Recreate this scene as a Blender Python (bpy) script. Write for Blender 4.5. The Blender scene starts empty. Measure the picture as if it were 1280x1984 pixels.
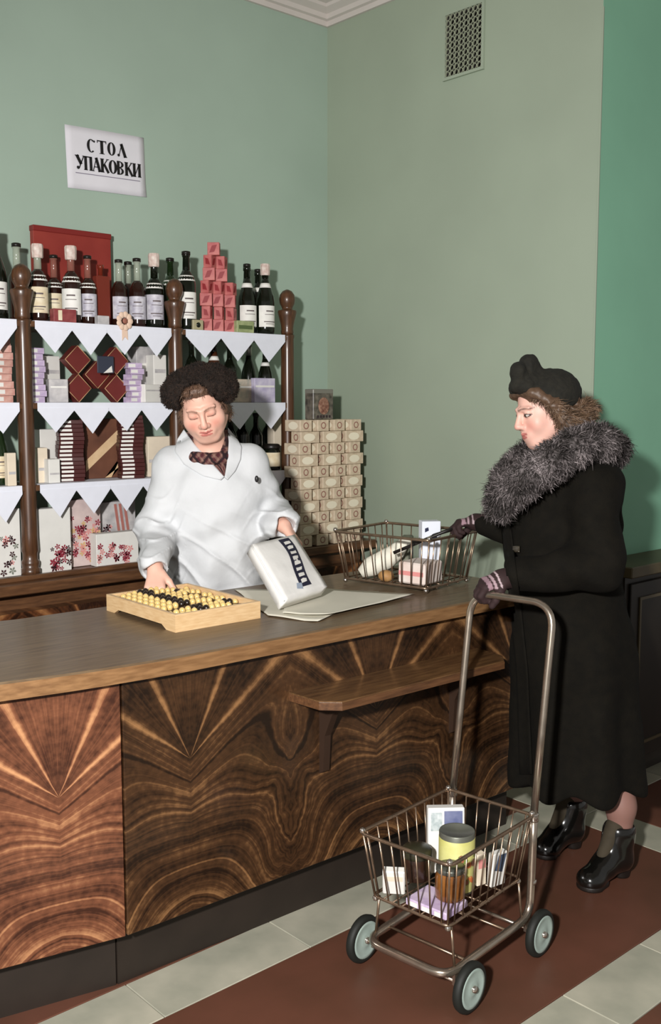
import bpy, math, random, time
import numpy as np
from mathutils import Matrix, Vector, Euler

random.seed(7)
RNG = np.random.default_rng(7)
scene = bpy.context.scene
COL = scene.collection

# ------------------------------------------------------------------ camera
FOC = 1939.0                       # focal length in pixels of the 1280x1984 frame
CAM_H = 1.55
PITCH = math.atan(212 / FOC)
YAW = math.radians(47.9)           # view direction measured from the shop's long wall
VF = np.array([math.cos(YAW), math.sin(YAW), 0.0])
VR = np.array([math.sin(YAW), -math.cos(YAW), 0.0])
VU = np.array([0, 0, 1.0])
cam_d = bpy.data.cameras.new('camera')
cam = bpy.data.objects.new('camera', cam_d)
COL.objects.link(cam)
cam.location = (0, 0, CAM_H)
cam.rotation_euler = (math.radians(90) - PITCH, 0, YAW - math.radians(90))
cam_d.sensor_fit = 'VERTICAL'
cam_d.sensor_height = 36.0
cam_d.sensor_width = 36.0
cam_d.lens = 36.0 * FOC / 1984.0
cam_d.clip_start = 0.02
scene.camera = cam

# ------------------------------------------------------------------ light
scene.view_settings.view_transform = 'Standard'
scene.view_settings.look = 'None'
scene.view_settings.exposure = 0.12
scene.view_settings.gamma = 1.0
scene.view_settings.use_curve_mapping = False
world = bpy.data.worlds.new('hall_air')
scene.world = world
world.use_nodes = True
world.node_tree.nodes['Background'].inputs[0].default_value = (1.0, 0.98, 0.94, 1)
world.node_tree.nodes['Background'].inputs[1].default_value = 0.28


def view_point(lat, dist, z):
    return tuple(VF * dist + VR * lat + VU * z)


def lamp(name, kind, loc, energy, color=(1, 1, 1), size=0.1, target=None, **kw):
    d = bpy.data.lights.new(name, kind)
    d.energy = energy
    d.color = color
    if kind == 'AREA':
        d.shape = 'DISK'
        d.size = size
    else:
        d.shadow_soft_size = size
    for k, v in kw.items():
        setattr(d, k, v)
    o = bpy.data.objects.new(name, d)
    o.location = loc
    if target is not None:
        o.rotation_euler = (Vector(target) - Vector(loc)).to_track_quat('-Z', 'Y').to_euler()
    COL.objects.link(o)
    return o


# photographer's flash lamp held up to the left of the camera
lamp('flash_lamp_offscreen', 'SPOT', view_point(-0.5, -0.35, 1.95), 715, (1.0, 0.98, 0.96), 0.07,
     view_point(0.12, 3.6, 0.85), spot_size=math.radians(104), spot_blend=0.9)


# ------------------------------------------------------------------ helpers
def ray(px, py):
    fw = math.cos(PITCH) * VF - math.sin(PITCH) * VU
    up = math.sin(PITCH) * VF + math.cos(PITCH) * VU
    return fw * FOC + VR * (px - 640) - up * (py - 992)


def at(px, py, X=None, Y=None, Z=None, D=None):
    """world point seen at a picture position, on the plane X=, Y=, Z= or at distance D along the view"""
    r = ray(px, py)
    if X is not None: t = X / r[0]
    elif Y is not None: t = Y / r[1]
    elif Z is not None: t = (Z - CAM_H) / r[2]
    else: t = D / (r @ VF)
    return np.array([0, 0, CAM_H]) + r * t


def V(px, py, D):
    """(lateral, distance, height) of a picture position at a distance"""
    p = at(px, py, D=D)
    return np.array([p @ VR, p @ VF, p[2]])


def lin(c):
    """sRGB 0-255 to linear"""
    out = []
    for v in c[:3]:
        v = v / 255.0
        out.append(v / 12.92 if v <= 0.04045 else ((v + 0.055) / 1.055) ** 2.4)
    return tuple(out) + (1.0,)


MATS = {}


def mat(name, rgb, rough=0.6, metal=0.0, var=0.0, scale=8.0, rgb2=None, bump=0.0, bscale=60.0,
        coat=0.0, spec=0.5, attr=None, trans=0.0, alpha=1.0, sheen=0.0, stretch=None, ior=1.45, detail=4.0):
    if name in MATS:
        return MATS[name]
    m = bpy.data.materials.new(name)
    m.use_nodes = True
    nt = m.node_tree
    b = nt.nodes['Principled BSDF']
    b.inputs['Roughness'].default_value = rough
    b.inputs['Metallic'].default_value = metal
    b.inputs['Specular IOR Level'].default_value = spec
    b.inputs['Coat Weight'].default_value = coat
    b.inputs['Coat Roughness'].default_value = 0.15
    b.inputs['Transmission Weight'].default_value = trans
    b.inputs['Alpha'].default_value = alpha
    b.inputs['IOR'].default_value = ior
    b.inputs['Sheen Weight'].default_value = sheen
    col = lin(rgb)
    b.inputs['Base Color'].default_value = col
    tc = None
    if var or rgb2 or bump:
        tc = nt.nodes.new('ShaderNodeTexCoord')
        vec = tc.outputs['Object']
        if stretch:
            mp = nt.nodes.new('ShaderNodeMapping')
            mp.inputs['Scale'].default_value = stretch
            nt.links.new(vec, mp.inputs['Vector'])
            vec = mp.outputs[0]
    if attr:
        a = nt.nodes.new('ShaderNodeVertexColor')
        a.layer_name = attr
        nt.links.new(a.outputs['Color'], b.inputs['Base Color'])
    elif var or rgb2:
        n = nt.nodes.new('ShaderNodeTexNoise')
        n.inputs['Scale'].default_value = scale
        n.inputs['Detail'].default_value = detail
        nt.links.new(vec, n.inputs['Vector'])
        r = nt.nodes.new('ShaderNodeValToRGB')
        r.color_ramp.elements[0].position = 0.32
        r.color_ramp.elements[1].position = 0.68
        if rgb2:
            c1, c2 = col, lin(rgb2)
        else:
            c1 = tuple(x * (1 - var) for x in col[:3]) + (1,)
            c2 = tuple(min(1, x * (1 + var)) for x in col[:3]) + (1,)
        r.color_ramp.elements[0].color = c1
        r.color_ramp.elements[1].color = c2
        nt.links.new(n.outputs['Fac'], r.inputs['Fac'])
        nt.links.new(r.outputs['Color'], b.inputs['Base Color'])
    if bump:
        n2 = nt.nodes.new('ShaderNodeTexNoise')
        n2.inputs['Scale'].default_value = bscale
        n2.inputs['Detail'].default_value = 5
        nt.links.new(vec, n2.inputs['Vector'])
        bp = nt.nodes.new('ShaderNodeBump')
        bp.inputs['Strength'].default_value = bump
        bp.inputs['Distance'].default_value = 0.01
        nt.links.new(n2.outputs['Fac'], bp.inputs['Height'])
        nt.links.new(bp.outputs['Normal'], b.inputs['Normal'])
    MATS[name] = m
    return m


class MB:
    """collects simple solids; build() links them as one mesh object"""

    def __init__(s):
        s.v, s.f, s.mi, s.sm = [], [], [], []
        s.cur = 0
        s.M = None

    def add(s, vs, fs, smooth=False):
        o = len(s.v)
        if s.M is not None:
            vs = [tuple(s.M @ Vector(tuple(map(float, v)))) for v in vs]
        s.v += [tuple(map(float, v)) for v in vs]
        s.f += [tuple(i + o for i in f) for f in fs]
        s.mi += [s.cur] * len(fs)
        s.sm += [smooth] * len(fs)
        return s

    def box(s, lo, hi, bev=0.0):
        x0, y0, z0 = lo
        x1, y1, z1 = hi
        if bev <= 0:
            vs = [(x, y, z) for z in (z0, z1) for y in (y0, y1) for x in (x0, x1)]
            return s.add(vs, [(0, 2, 3, 1), (4, 5, 7, 6), (0, 1, 5, 4), (2, 6, 7, 3), (0, 4, 6, 2), (1, 3, 7, 5)])
        b = min(bev, (x1 - x0) * .49, (y1 - y0) * .49, (z1 - z0) * .49)
        vs, idx = [], {}
        for sx in (0, 1):
            for sy in (0, 1):
                for sz in (0, 1):
                    cx, cy, cz = (x0, x1)[sx], (y0, y1)[sy], (z0, z1)[sz]
                    dx, dy, dz = (b, -b)[sx], (b, -b)[sy], (b, -b)[sz]
                    for k, p in enumerate(((cx, cy + dy, cz + dz), (cx + dx, cy, cz + dz), (cx + dx, cy + dy, cz))):
                        idx[(sx, sy, sz, k)] = len(vs)
                        vs.append(p)
        I = idx
        fs = []
        for sx in (0, 1):
            q = [I[(sx, a, c, 0)] for a, c in ((0, 0), (1, 0), (1, 1), (0, 1))]
            fs.append(tuple(q if sx else q[::-1]))
        for sy in (0, 1):
            q = [I[(a, sy, c, 1)] for a, c in ((0, 0), (1, 0), (1, 1), (0, 1))]
            fs.append(tuple(q[::-1] if sy else q))
        for sz in (0, 1):
            q = [I[(a, c, sz, 2)] for a, c in ((0, 0), (1, 0), (1, 1), (0, 1))]
            fs.append(tuple(q if sz else q[::-1]))
        for a in (0, 1):
            for c in (0, 1):
                q = (I[(0, a, c, 1)], I[(1, a, c, 1)], I[(1, a, c, 2)], I[(0, a, c, 2)])
                fs.append(q if (a == c) else q[::-1])
                q = (I[(a, 0, c, 0)], I[(a, 1, c, 0)], I[(a, 1, c, 2)], I[(a, 0, c, 2)])
                fs.append(q[::-1] if (a == c) else q)
                q = (I[(a, c, 0, 0)], I[(a, c, 1, 0)], I[(a, c, 1, 1)], I[(a, c, 0, 1)])
                fs.append(q if (a == c) else q[::-1])
        for sx in (0, 1):
            for sy in (0, 1):
                for sz in (0, 1):
                    t = tuple(I[(sx, sy, sz, k)] for k in range(3))
                    fs.append(t if (sx + sy + sz) % 2 else t[::-1])
        return s.add(vs, fs)

    def prism(s, poly, z0, z1, axis='z', smooth=False):
        """polygon in 2D pushed along an axis: z -> (x,y), y -> (x,z), x -> (y,z)"""
        n = len(poly)

        def p3(a, b, c):
            return {'z': (a, b, c), 'y': (a, c, b), 'x': (c, a, b)}[axis]
        vs = [p3(a, b, z0) for a, b in poly] + [p3(a, b, z1) for a, b in poly]
        fs = [tuple(range(n))[::-1], tuple(range(n, 2 * n))]
        o = len(s.f)
        s.add(vs, fs)
        side = [(i, (i + 1) % n, n + (i + 1) % n, n + i) for i in range(n)]
        base = len(s.v) - 2 * n
        s.f += [tuple(k + base for k in q) for q in side]
        s.mi += [s.cur] * n
        s.sm += [smooth] * n
        return s

    def lathe(s, prof, n=20, c=(0, 0, 0), smooth=True, axis='z', ring=False):
        vs, fs = [], []
        for r, z in prof:
            for i in range(n):
                a = 2 * math.pi * i / n
                if axis == 'z':
                    vs.append((c[0] + r * math.cos(a), c[1] + r * math.sin(a), c[2] + z))
                elif axis == 'y':
                    vs.append((c[0] + r * math.cos(a), c[1] + z, c[2] - r * math.sin(a)))
                else:
                    vs.append((c[0] + z, c[1] + r * math.cos(a), c[2] + r * math.sin(a)))
        m = len(prof)
        for j in range(m if ring else m - 1):
            k = (j + 1) % m
            for i in range(n):
                fs.append((j * n + i, j * n + (i + 1) % n, k * n + (i + 1) % n, k * n + i))
        if not ring:
            fs.append(tuple(range(n))[::-1])
            fs.append(tuple((m - 1) * n + i for i in range(n)))
        return s.add(vs, fs, smooth)

    def tube(s, pts, r, n=8, closed=False, smooth=True, caps=True):
        P = [np.array(p, float) for p in pts]
        m = len(P)
        R = r if isinstance(r, (list, tuple)) else [r] * m
        vs, fs = [], []
        prev = None
        for i in range(m):
            if closed:
                t = P[(i + 1) % m] - P[i - 1]
            else:
                t = P[min(i + 1, m - 1)] - P[max(i - 1, 0)]
            t = t / (np.linalg.norm(t) + 1e-12)
            if prev is None:
                a = np.array([0, 0, 1.0]) if abs(t[2]) < .9 else np.array([1.0, 0, 0])
                u = np.cross(t, a)
            else:
                u = prev - t * (prev @ t)
            u /= np.linalg.norm(u)
            prev = u
            w = np.cross(t, u)
            for k in range(n):
                a = 2 * math.pi * k / n
                vs.append(P[i] + R[i] * (math.cos(a) * u + math.sin(a) * w))
        for i in range(m if closed else m - 1):
            j = (i + 1) % m
            for k in range(n):
                fs.append((i * n + k, i * n + (k + 1) % n, j * n + (k + 1) % n, j * n + k))
        if not closed and caps:
            fs.append(tuple(range(n))[::-1])
            fs.append(tuple((m - 1) * n + k for k in range(n)))
        return s.add(vs, fs, smooth)

    def ball(s, c, r, n=12, m=8):
        if not isinstance(r, (tuple, list, np.ndarray)):
            r = (r, r, r)
        vs = [(c[0], c[1], c[2] - r[2])]
        fs = []
        for j in range(1, m):
            t = math.pi * j / m
            for i in range(n):
                a = 2 * math.pi * i / n
                vs.append((c[0] + r[0] * math.sin(t) * math.cos(a), c[1] + r[1] * math.sin(t) * math.sin(a), c[2] - r[2] * math.cos(t)))
        vs.append((c[0], c[1], c[2] + r[2]))
        for i in range(n):
            fs.append((0, 1 + (i + 1) % n, 1 + i))
        for j in range(m - 2):
            for i in range(n):
                a, b = 1 + j * n + i, 1 + j * n + (i + 1) % n
                fs.append((a, b, b + n, a + n))
        last = len(vs) - 1
        o = 1 + (m - 2) * n
        for i in range(n):
            fs.append((o + i, o + (i + 1) % n, last))
        return s.add(vs, fs, True)

    def build(s, name, mats, parent=None, loc=None, rot=None):
        me = bpy.data.meshes.new(name)
        me.from_pydata(s.v, [], s.f)
        if not isinstance(mats, (list, tuple)):
            mats = [mats]
        for m in mats:
            me.materials.append(m)
        me.polygons.foreach_set('material_index', s.mi)
        me.polygons.foreach_set('use_smooth', s.sm)
        me.update()
        o = bpy.data.objects.new(name, me)
        COL.objects.link(o)
        if parent is not None:
            o.parent = parent
        if loc is not None:
            o.location = loc
        if rot is not None:
            o.rotation_euler = rot
        return o


def tag(o, label=None, cat=None, group=None, kind=None):
    if label: o['label'] = label
    if cat: o['category'] = cat
    if group: o['group'] = group
    if kind: o['kind'] = kind
    return o


def thing(name, label, cat, loc=(0, 0, 0), rz=0.0, group=None, rot=None):
    o = bpy.data.objects.new(name, None)
    o.empty_display_size = 0.05
    COL.objects.link(o)
    o.location = tuple(map(float, loc))
    o.rotation_euler = rot if rot is not None else (0, 0, rz)
    return tag(o, label, cat, group)


def dup(root, loc, rz=None, label=None, group=None, rot=None, scale=None):
    def cp(o, par):
        c = o.copy()
        COL.objects.link(c)
        c.parent = par
        for ch in list(o.children):
            cp(ch, c)
        return c
    r = cp(root, None)
    r.location = tuple(map(float, loc))
    if rz is not None: r.rotation_euler = (0, 0, rz)
    if rot is not None: r.rotation_euler = rot
    if scale is not None: r.scale = scale
    if label: r['label'] = label
    if group: r['group'] = group
    return r


ORD = ['lowest', 'second', 'third', 'fourth', 'fifth', 'sixth', 'seventh', 'eighth', 'ninth', 'tenth', 'eleventh', 'twelfth', 'thirteenth', 'fourteenth', 'fifteenth', 'sixteenth']


def arc_pts(pts, rad, n=5):
    """polyline with rounded corners"""
    P = [np.array(p, float) for p in pts]
    out = [P[0]]
    for i in range(1, len(P) - 1):
        a = P[i - 1] - P[i]
        b = P[i + 1] - P[i]
        la, lb = np.linalg.norm(a), np.linalg.norm(b)
        r = min(rad, la * .45, lb * .45)
        p0 = P[i] + a / la * r
        p1 = P[i] + b / lb * r
        for k in range(n + 1):
            t = k / n
            out.append((1 - t) ** 2 * p0 + 2 * t * (1 - t) * P[i] + t * t * p1)
    out.append(P[-1])
    return out


def ring_pts(pts, rad, n=4):
    """closed polyline with rounded corners"""
    P = [np.array(p, float) for p in pts]
    out = []
    m = len(P)
    for i in range(m):
        a = P[i - 1] - P[i]
        b = P[(i + 1) % m] - P[i]
        la, lb = np.linalg.norm(a), np.linalg.norm(b)
        r = min(rad, la * .45, lb * .45)
        p0 = P[i] + a / la * r
        p1 = P[i] + b / lb * r
        for k in range(n + 1):
            t = k / n
            out.append((1 - t) ** 2 * p0 + 2 * t * (1 - t) * P[i] + t * t * p1)
    return out

# ------------------------------------------------------------------ setting
XR, YL, YT = 3.475, 3.869, 2.285          # right wall, long left wall, turquoise wall
CEIL = 3.50
m_wl = mat('mint_paint', (160, 179, 164), 0.75, var=0.05, scale=1.6, bump=0.05, bscale=14)
m_wr = mat('olive_paint', (157, 169, 150), 0.75, var=0.05, scale=1.6, bump=0.05, bscale=14)
m_wt = mat('turquoise_paint', (134, 187, 158), 0.7, var=0.06, scale=1.6, bump=0.05, bscale=14)
m_plaster = mat('white_plaster', (206, 198, 192), 0.8, var=0.03, scale=5)
m_marble = mat('marble_tile', (150, 150, 134), 0.42, rgb2=(180, 176, 158), scale=5.5, coat=0.15, bump=0.02, detail=8)
m_lino = mat('red_brown_linoleum', (82, 54, 40), 0.42, rgb2=(102, 64, 50), scale=3.0, detail=8, bump=0.015, bscale=90)
m_joint = mat('dark_joint', (60, 52, 44), 0.9)


def structure(o):
    o['kind'] = 'structure'
    return o


structure(MB().box((-2.4, YL, 0), (XR + .15, YL + .15, CEIL)).build('wall_left', m_wl))
GY, GZ, GW, GH = 2.978, 3.108, .205, .262          # ventilation opening through the wall
structure(MB().box((XR, YT + .0008, 0), (XR + .15, GY - GW / 2, CEIL)).box((XR, GY + GW / 2, 0), (XR + .15, YL, CEIL))
          .box((XR, GY - GW / 2, 0), (XR + .15, GY + GW / 2, GZ - GH / 2)).box((XR, GY - GW / 2, GZ + GH / 2), (XR + .15, GY + GW / 2, CEIL)).build('wall_right', m_wr))
structure(MB().box((XR + .0005, YT, 0), (6.4, YT + .15, CEIL)).build('wall_far', m_wt))
structure(MB().box((-2.4, -1.6, CEIL), (6.4, YL, CEIL + .1)).build('ceiling', m_plaster))


def cornice(name, a, b, inward, na, nb):
    """stepped plaster moulding along a wall top from a to b; na/nb mitre the two ends (+1 inside corner, -1 outside corner)"""
    prof = [(0, 0.0), (.014, .0), (.018, .022), (.034, .026), (.04, .046), (.075, .062), (.082, .074), (.12, .080), (.125, .102), (0, .102)]
    a, b = np.array(a, float), np.array(b, float)
    d = (b - a) / np.linalg.norm(b - a)
    inn = np.array(inward, float)
    n = len(prof)
    vs = []
    for e, s in ((a, na), (b, -nb)):
        for u, w in prof:
            vs.append((*(e + inn * u + d * u * s), CEIL - .102 + w))
    fs = [tuple(range(n)), tuple(range(n, 2 * n))[::-1]] + [(i, n + i, n + (i + 1) % n, (i + 1) % n) for i in range(n)]
    structure(MB().add(vs, fs).build(name, m_plaster))


cornice('trim_1', (-2.4, YL), (XR, YL), (0, -1), 0, 1)
cornice('trim_2', (XR, YL), (XR, YT), (-1, 0), 1, -1)
cornice('trim_3', (XR, YT), (6.4, YT), (0, -1), -1, 0)

structure(MB().box((XR - .003, YT - .003, .91), (XR + .004, YT + .004, 3.06), .001).build('trim_4', mat('glossy_olive_bead', (157, 169, 150), .35)))

# floor: red-brown linoleum fields framed by strips of pale marble tiles
floor = structure(MB().box((-2.4, -1.6, -.06), (6.4, YL, -.012)).build('floor', m_joint))
J = .0022


def floor_piece(name, x0, x1, y0, y1, m, zj=0.0):
    w, d = x1 - x0 - J, y1 - y0 - J
    MB().box((-w / 2, -d / 2, -.012), (w / 2, d / 2, zj), .0015).build(name, m, floor, ((x0 + x1) / 2, (y0 + y1) / 2, 0))


ys = [(2.052, 2.245), (1.243, 1.432), (.43, .62), (-.38, -.19)]
xs = [(3.075, 3.262)]
fields_x = [(-2.4, 3.075), (3.262, 6.4)]
x_off = [1.288, 2.115, 1.4, 1.1]
for (y0, y1), xo in zip(ys, x_off):
    step = .488 if y0 > 2 else .376
    k = int((-2.4 - xo) / step)
    while xo + k * step < 6.4:
        a, b = xo + k * step, xo + (k + 1) * step
        k += 1
        if b < -.6 or a > 4.6:
            continue
        floor_piece('marble_tile', a, min(b, 6.4), y0, y1, m_marble, RNG.uniform(-.0006, .0006))
bands = [(2.245, YL), (1.432, 2.052), (.62, 1.243), (-.19, .43), (-1.6, -.38)]
for y0, y1 in bands:
    n = max(1, round((y1 - y0) / .45))
    for i in range(n):
        a, b = y0 + (y1 - y0) * i / n, y0 + (y1 - y0) * (i + 1) / n
        if y1 <= YT + .1 or y0 < YT:
            floor_piece('marble_tile', 3.075, 3.262, a, min(b, YL), m_marble)
    for x0, x1 in fields_x:
        yy = y1
        if x0 > 3 and y1 > YT: yy = YT
        if yy > y0:
            floor_piece('linoleum_field', x0, x1, y0, yy, m_lino)

# ventilation grille, high on the right wall
g = thing('ventilation_grille', 'square perforated ventilation grille high on the olive wall', 'grille', (XR, 2.978, 3.108))
nx, nz, w, h = 8, 11, .205, .262
mb = MB()
cw, ch = w / nx, h / nz
for i in range(nx):
    for j in range(nz):
        cy, cz = -w / 2 + (i + .5) * cw, -h / 2 + (j + .5) * ch
        rr = .0108
        vs, fs = [], []
        for k in range(8):
            a = 2 * math.pi * (k + .5) / 8
            c, s_ = math.cos(a), math.sin(a)
            vs.append((-.010, cy + rr * c, cz + rr * s_))
            q = max(abs(c), abs(s_))
            vs.append((-.010, cy + cw / 2 * c / q, cz + ch / 2 * s_ / q))
            vs.append((-.002, cy + rr * c, cz + rr * s_))
        for k in range(8):
            l = (k + 1) % 8
            fs.append((k * 3, l * 3, l * 3 + 1, k * 3 + 1))
            fs.append((k * 3, k * 3 + 2, l * 3 + 2, l * 3))
        mb.add(vs, fs)
mb.build('perforated_plate', mat('grille_paint', (156, 162, 140), 0.6), g)
fr = MB()
fr.box((-.012, -w / 2 - .012, -h / 2 - .012), (0, -w / 2, h / 2 + .012))
fr.box((-.012, w / 2, -h / 2 - .012), (0, w / 2 + .012, h / 2 + .012))
fr.box((-.012, -w / 2, -h / 2 - .012), (0, w / 2, -h / 2))
fr.box((-.012, -w / 2, h / 2), (0, w / 2, h / 2 + .012))
fr.build('frame', MATS['olive_paint'], g)
du = MB()
a_, b_, d_ = w / 2 - .001, h / 2 - .001, .55
du.box((0, -a_, -b_), (d_, -a_ + .003, b_)).box((0, a_ - .003, -b_), (d_, a_, b_))
du.box((0, -a_ + .003, -b_), (d_, a_ - .003, -b_ + .003)).box((0, -a_ + .003, b_ - .003), (d_, a_ - .003, b_))
du.box((d_ - .003, -a_ + .003, -b_ + .003), (d_, a_ - .003, b_ - .003))
du.build('duct', mat('dark_sheet_metal', (58, 56, 52), .8), g)  # duct metal in one even dark grey

# ------------------------------------------------------------------ counter
def wood_mat(name, c_dark, c_mid, c_light, x0, half, rough=0.30, seed=0.0, apex=.60):
    """book-matched figured veneer: a fan of rays over an apex, chevrons below it, arches near the bottom"""
    m = bpy.data.materials.new(name)
    m.use_nodes = True
    nt = m.node_tree
    N, L = nt.nodes, nt.links
    b = N['Principled BSDF']
    b.inputs['Roughness'].default_value = rough
    b.inputs['Coat Weight'].default_value = 0.3
    b.inputs['Coat Roughness'].default_value = 0.14

    def M(op, a, c=None, d=None):
        n = N.new('ShaderNodeMath')
        n.operation = op
        for k, v in enumerate((a, c, d)):
            if v is None: continue
            if isinstance(v, (int, float)): n.inputs[k].default_value = v
            else: L.new(v, n.inputs[k])
        return n.outputs[0]

    def ramp(v, a, c, lo=0.0, hi=1.0):
        n = N.new('ShaderNodeMapRange')
        n.interpolation_type = 'SMOOTHSTEP'
        L.new(v, n.inputs['Value'])
        n.inputs['From Min'].default_value, n.inputs['From Max'].default_value = a, c
        n.inputs['To Min'].default_value, n.inputs['To Max'].default_value = lo, hi
        return n.outputs[0]

    def noise1(w, detail=3, rgh=.55):
        n = N.new('ShaderNodeTexNoise')
        n.noise_dimensions = '1D'
        n.inputs['Scale'].default_value = 1
        n.inputs['Detail'].default_value = detail
        n.inputs['Roughness'].default_value = rgh
        L.new(w, n.inputs['W'])
        return n.outputs[0]

    def noise3(vec, scale, detail=3):
        n = N.new('ShaderNodeTexNoise')
        n.inputs['Scale'].default_value = scale
        n.inputs['Detail'].default_value = detail
        L.new(vec, n.inputs['Vector'])
        return n.outputs[0]

    def bell(v, c, w):
        t = M('DIVIDE', M('SUBTRACT', v, c), w)
        return M('EXPONENT', M('MULTIPLY', M('MULTIPLY', t, t), -1.0))

    tc = N.new('ShaderNodeTexCoord')
    sp = N.new('ShaderNodeSeparateXYZ')
    L.new(tc.outputs['Object'], sp.inputs[0])
    z = sp.outputs[2]
    u = M('PINGPONG', M('SUBTRACT', sp.outputs[0], x0), half)
    cb = N.new('ShaderNodeCombineXYZ')                       # noise lives in the mirrored sheet, so both halves match
    L.new(u, cb.inputs[0]); L.new(z, cb.inputs[2]); cb.inputs[1].default_value = seed
    cvec = cb.outputs[0]
    far = ramp(u, .16, half)
    under = ramp(z, .75, .45)
    amp = M('ADD', .010, M('MULTIPLY', M('MULTIPLY', far, under), .13))
    wz = M('ADD', z, M('MULTIPLY', M('SUBTRACT', noise3(cvec, 10.0, 5), .5), amp))
    wu = M('ADD', u, M('MULTIPLY', M('SUBTRACT', noise3(cvec, 11.0, 2), .5), M('MULTIPLY', amp, .5)))
    # fan above the apex
    ang = M('ARCTAN2', M('SUBTRACT', wz, apex), M('ADD', M('ABSOLUTE', wu), .002))
    rays = M('MULTIPLY', M('SUBTRACT', noise1(M('ADD', M('MULTIPLY', ang, 26.0), seed), 4), .45), .75)
    b1 = bell(ang, 1.12, .040)
    b2 = bell(ang, .66, .050)
    hair_ = M('MULTIPLY', M('SUBTRACT', noise1(M('MULTIPLY', ang, 150.0), 2), .5), .5)
    fan = M('ADD', M('ADD', M('MULTIPLY', rays, .45), M('MULTIPLY', M('ADD', b1, b2), .52)), M('MULTIPLY', hair_, .35))
    fan = M('ADD', fan, .24)
    # strata under it: chevrons that flatten and turn into arches
    f2 = M('SUBTRACT', wz, M('MULTIPLY', wu, .72))
    slope = M('ADD', ramp(f2, .28, .62, 0.0, .80), ramp(f2, -.02, .30, -.62, 0.0))
    phi = M('SUBTRACT', wz, M('MULTIPLY', wu, slope))
    st1 = noise1(M('ADD', M('MULTIPLY', phi, 38.0), seed), 6, .66)
    st2 = noise1(M('ADD', M('MULTIPLY', phi, 105.0), seed * 2), 2)
    st = M('ADD', M('MULTIPLY', M('SUBTRACT', st1, .5), 1.05), M('MULTIPLY', M('SUBTRACT', st2, .5), .55))
    st = M('ADD', M('ADD', st, .36), M('MULTIPLY', bell(phi, .225, .012), .25))
    up = ramp(M('SUBTRACT', wz, M('ADD', apex - .012, M('MULTIPLY', wu, .72))), -.010, .012)
    v = M('ADD', M('MULTIPLY', fan, up), M('MULTIPLY', st, M('SUBTRACT', 1.0, up)))
    cloud = M('MULTIPLY', M('SUBTRACT', noise3(cvec, 7.0, 4), .5), .75)
    fine = M('MULTIPLY', M('SUBTRACT', noise3(cvec, 60.0, 5), .5), .48)
    v = M('ADD', M('ADD', v, cloud), fine)
    rp = N.new('ShaderNodeValToRGB')
    e = rp.color_ramp.elements
    e[0].position, e[0].color = .12, lin(c_dark)
    e[1].position, e[1].color = .46, lin(c_mid)
    q = e.new(.88); q.color = lin(c_light)
    L.new(v, rp.inputs['Fac'])
    L.new(rp.outputs['Color'], b.inputs['Base Color'])
    MATS[name] = m
    return m


m_ven = wood_mat('figured_walnut_veneer', (30, 19, 11), (72, 48, 29), (146, 106, 68), .20, .34, seed=2.3)
m_ven_lit = wood_mat('lit_walnut_veneer', (58, 33, 23), (116, 72, 50), (192, 140, 98), -.165, .34, seed=2.3, apex=.575)  # same walnut, the nearer light's redder, brighter cast put into its colour
m_ven3 = wood_mat('back_counter_veneer', (40, 22, 13), (104, 62, 36), (160, 112, 70), .1, .3, seed=5.1)
m_top = mat('worktop_wood', (90, 73, 54), 0.42, rgb2=(116, 96, 72), scale=6, stretch=(1.2, 12, 12), bump=0.03, bscale=40, coat=.1)
m_edge = mat('worktop_edge_wood', (112, 80, 50), 0.45, rgb2=(142, 106, 70), scale=9, stretch=(1.2, 12, 12))
m_plinth = mat('dark_plinth', (38, 30, 24), 0.55, var=.15)
m_wood = mat('dark_stained_wood', (64, 41, 26), 0.35, rgb2=(92, 60, 38), scale=9, stretch=(10, 10, 1.2), coat=.25)
m_wood_x = mat('dark_stained_board', (76, 50, 32), 0.4, rgb2=(106, 72, 46), scale=9, stretch=(1.2, 10, 10), coat=.2)

# right-hand cabinet, straight, and left-hand one turned a little towards the room
PJ = np.array([1.262, 2.186])                         # the joint between the two
A_R = math.atan2(-.035, 1.0)
A_L = math.radians(-13.0)
LEN_R, LEN_L = 1.60, 1.35


def counter_cabinet(name, label, ang, x0, x1, mv):
    c = thing(name, label, 'counter', (PJ[0], PJ[1], 0), ang)
    pan = MB().box((x0 + .003, 0, .170), (x1 - .003, .022, .850), .002).build('front_panel', mv, c)
    MB().box((x0 + (.0083 if x0 == 0 else 0), .072, 0), (x1 - (.0105 if x1 == 0 else 0), .092, .172)).build('plinth', m_plinth, c)
    xe = x1 - .004 if x1 > .5 else -.16
    MB().box((x0 + .004, .022, .172), (xe, .60, .846)).build('carcass', m_plinth, c)
    return c


c_r = counter_cabinet('counter_cabinet', 'long walnut veneer counter cabinet with a small bag shelf on its front', A_R, 0, LEN_R, m_ven)
c_l = counter_cabinet('counter_cabinet', 'walnut veneer counter cabinet with warm light painted in, under the abacus end of the worktop', A_L, -LEN_L, 0, m_ven_lit)
MB().box((LEN_R - .02, .0225, .17), (LEN_R, .62, .85)).build('end_panel', m_ven, c_r)

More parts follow.
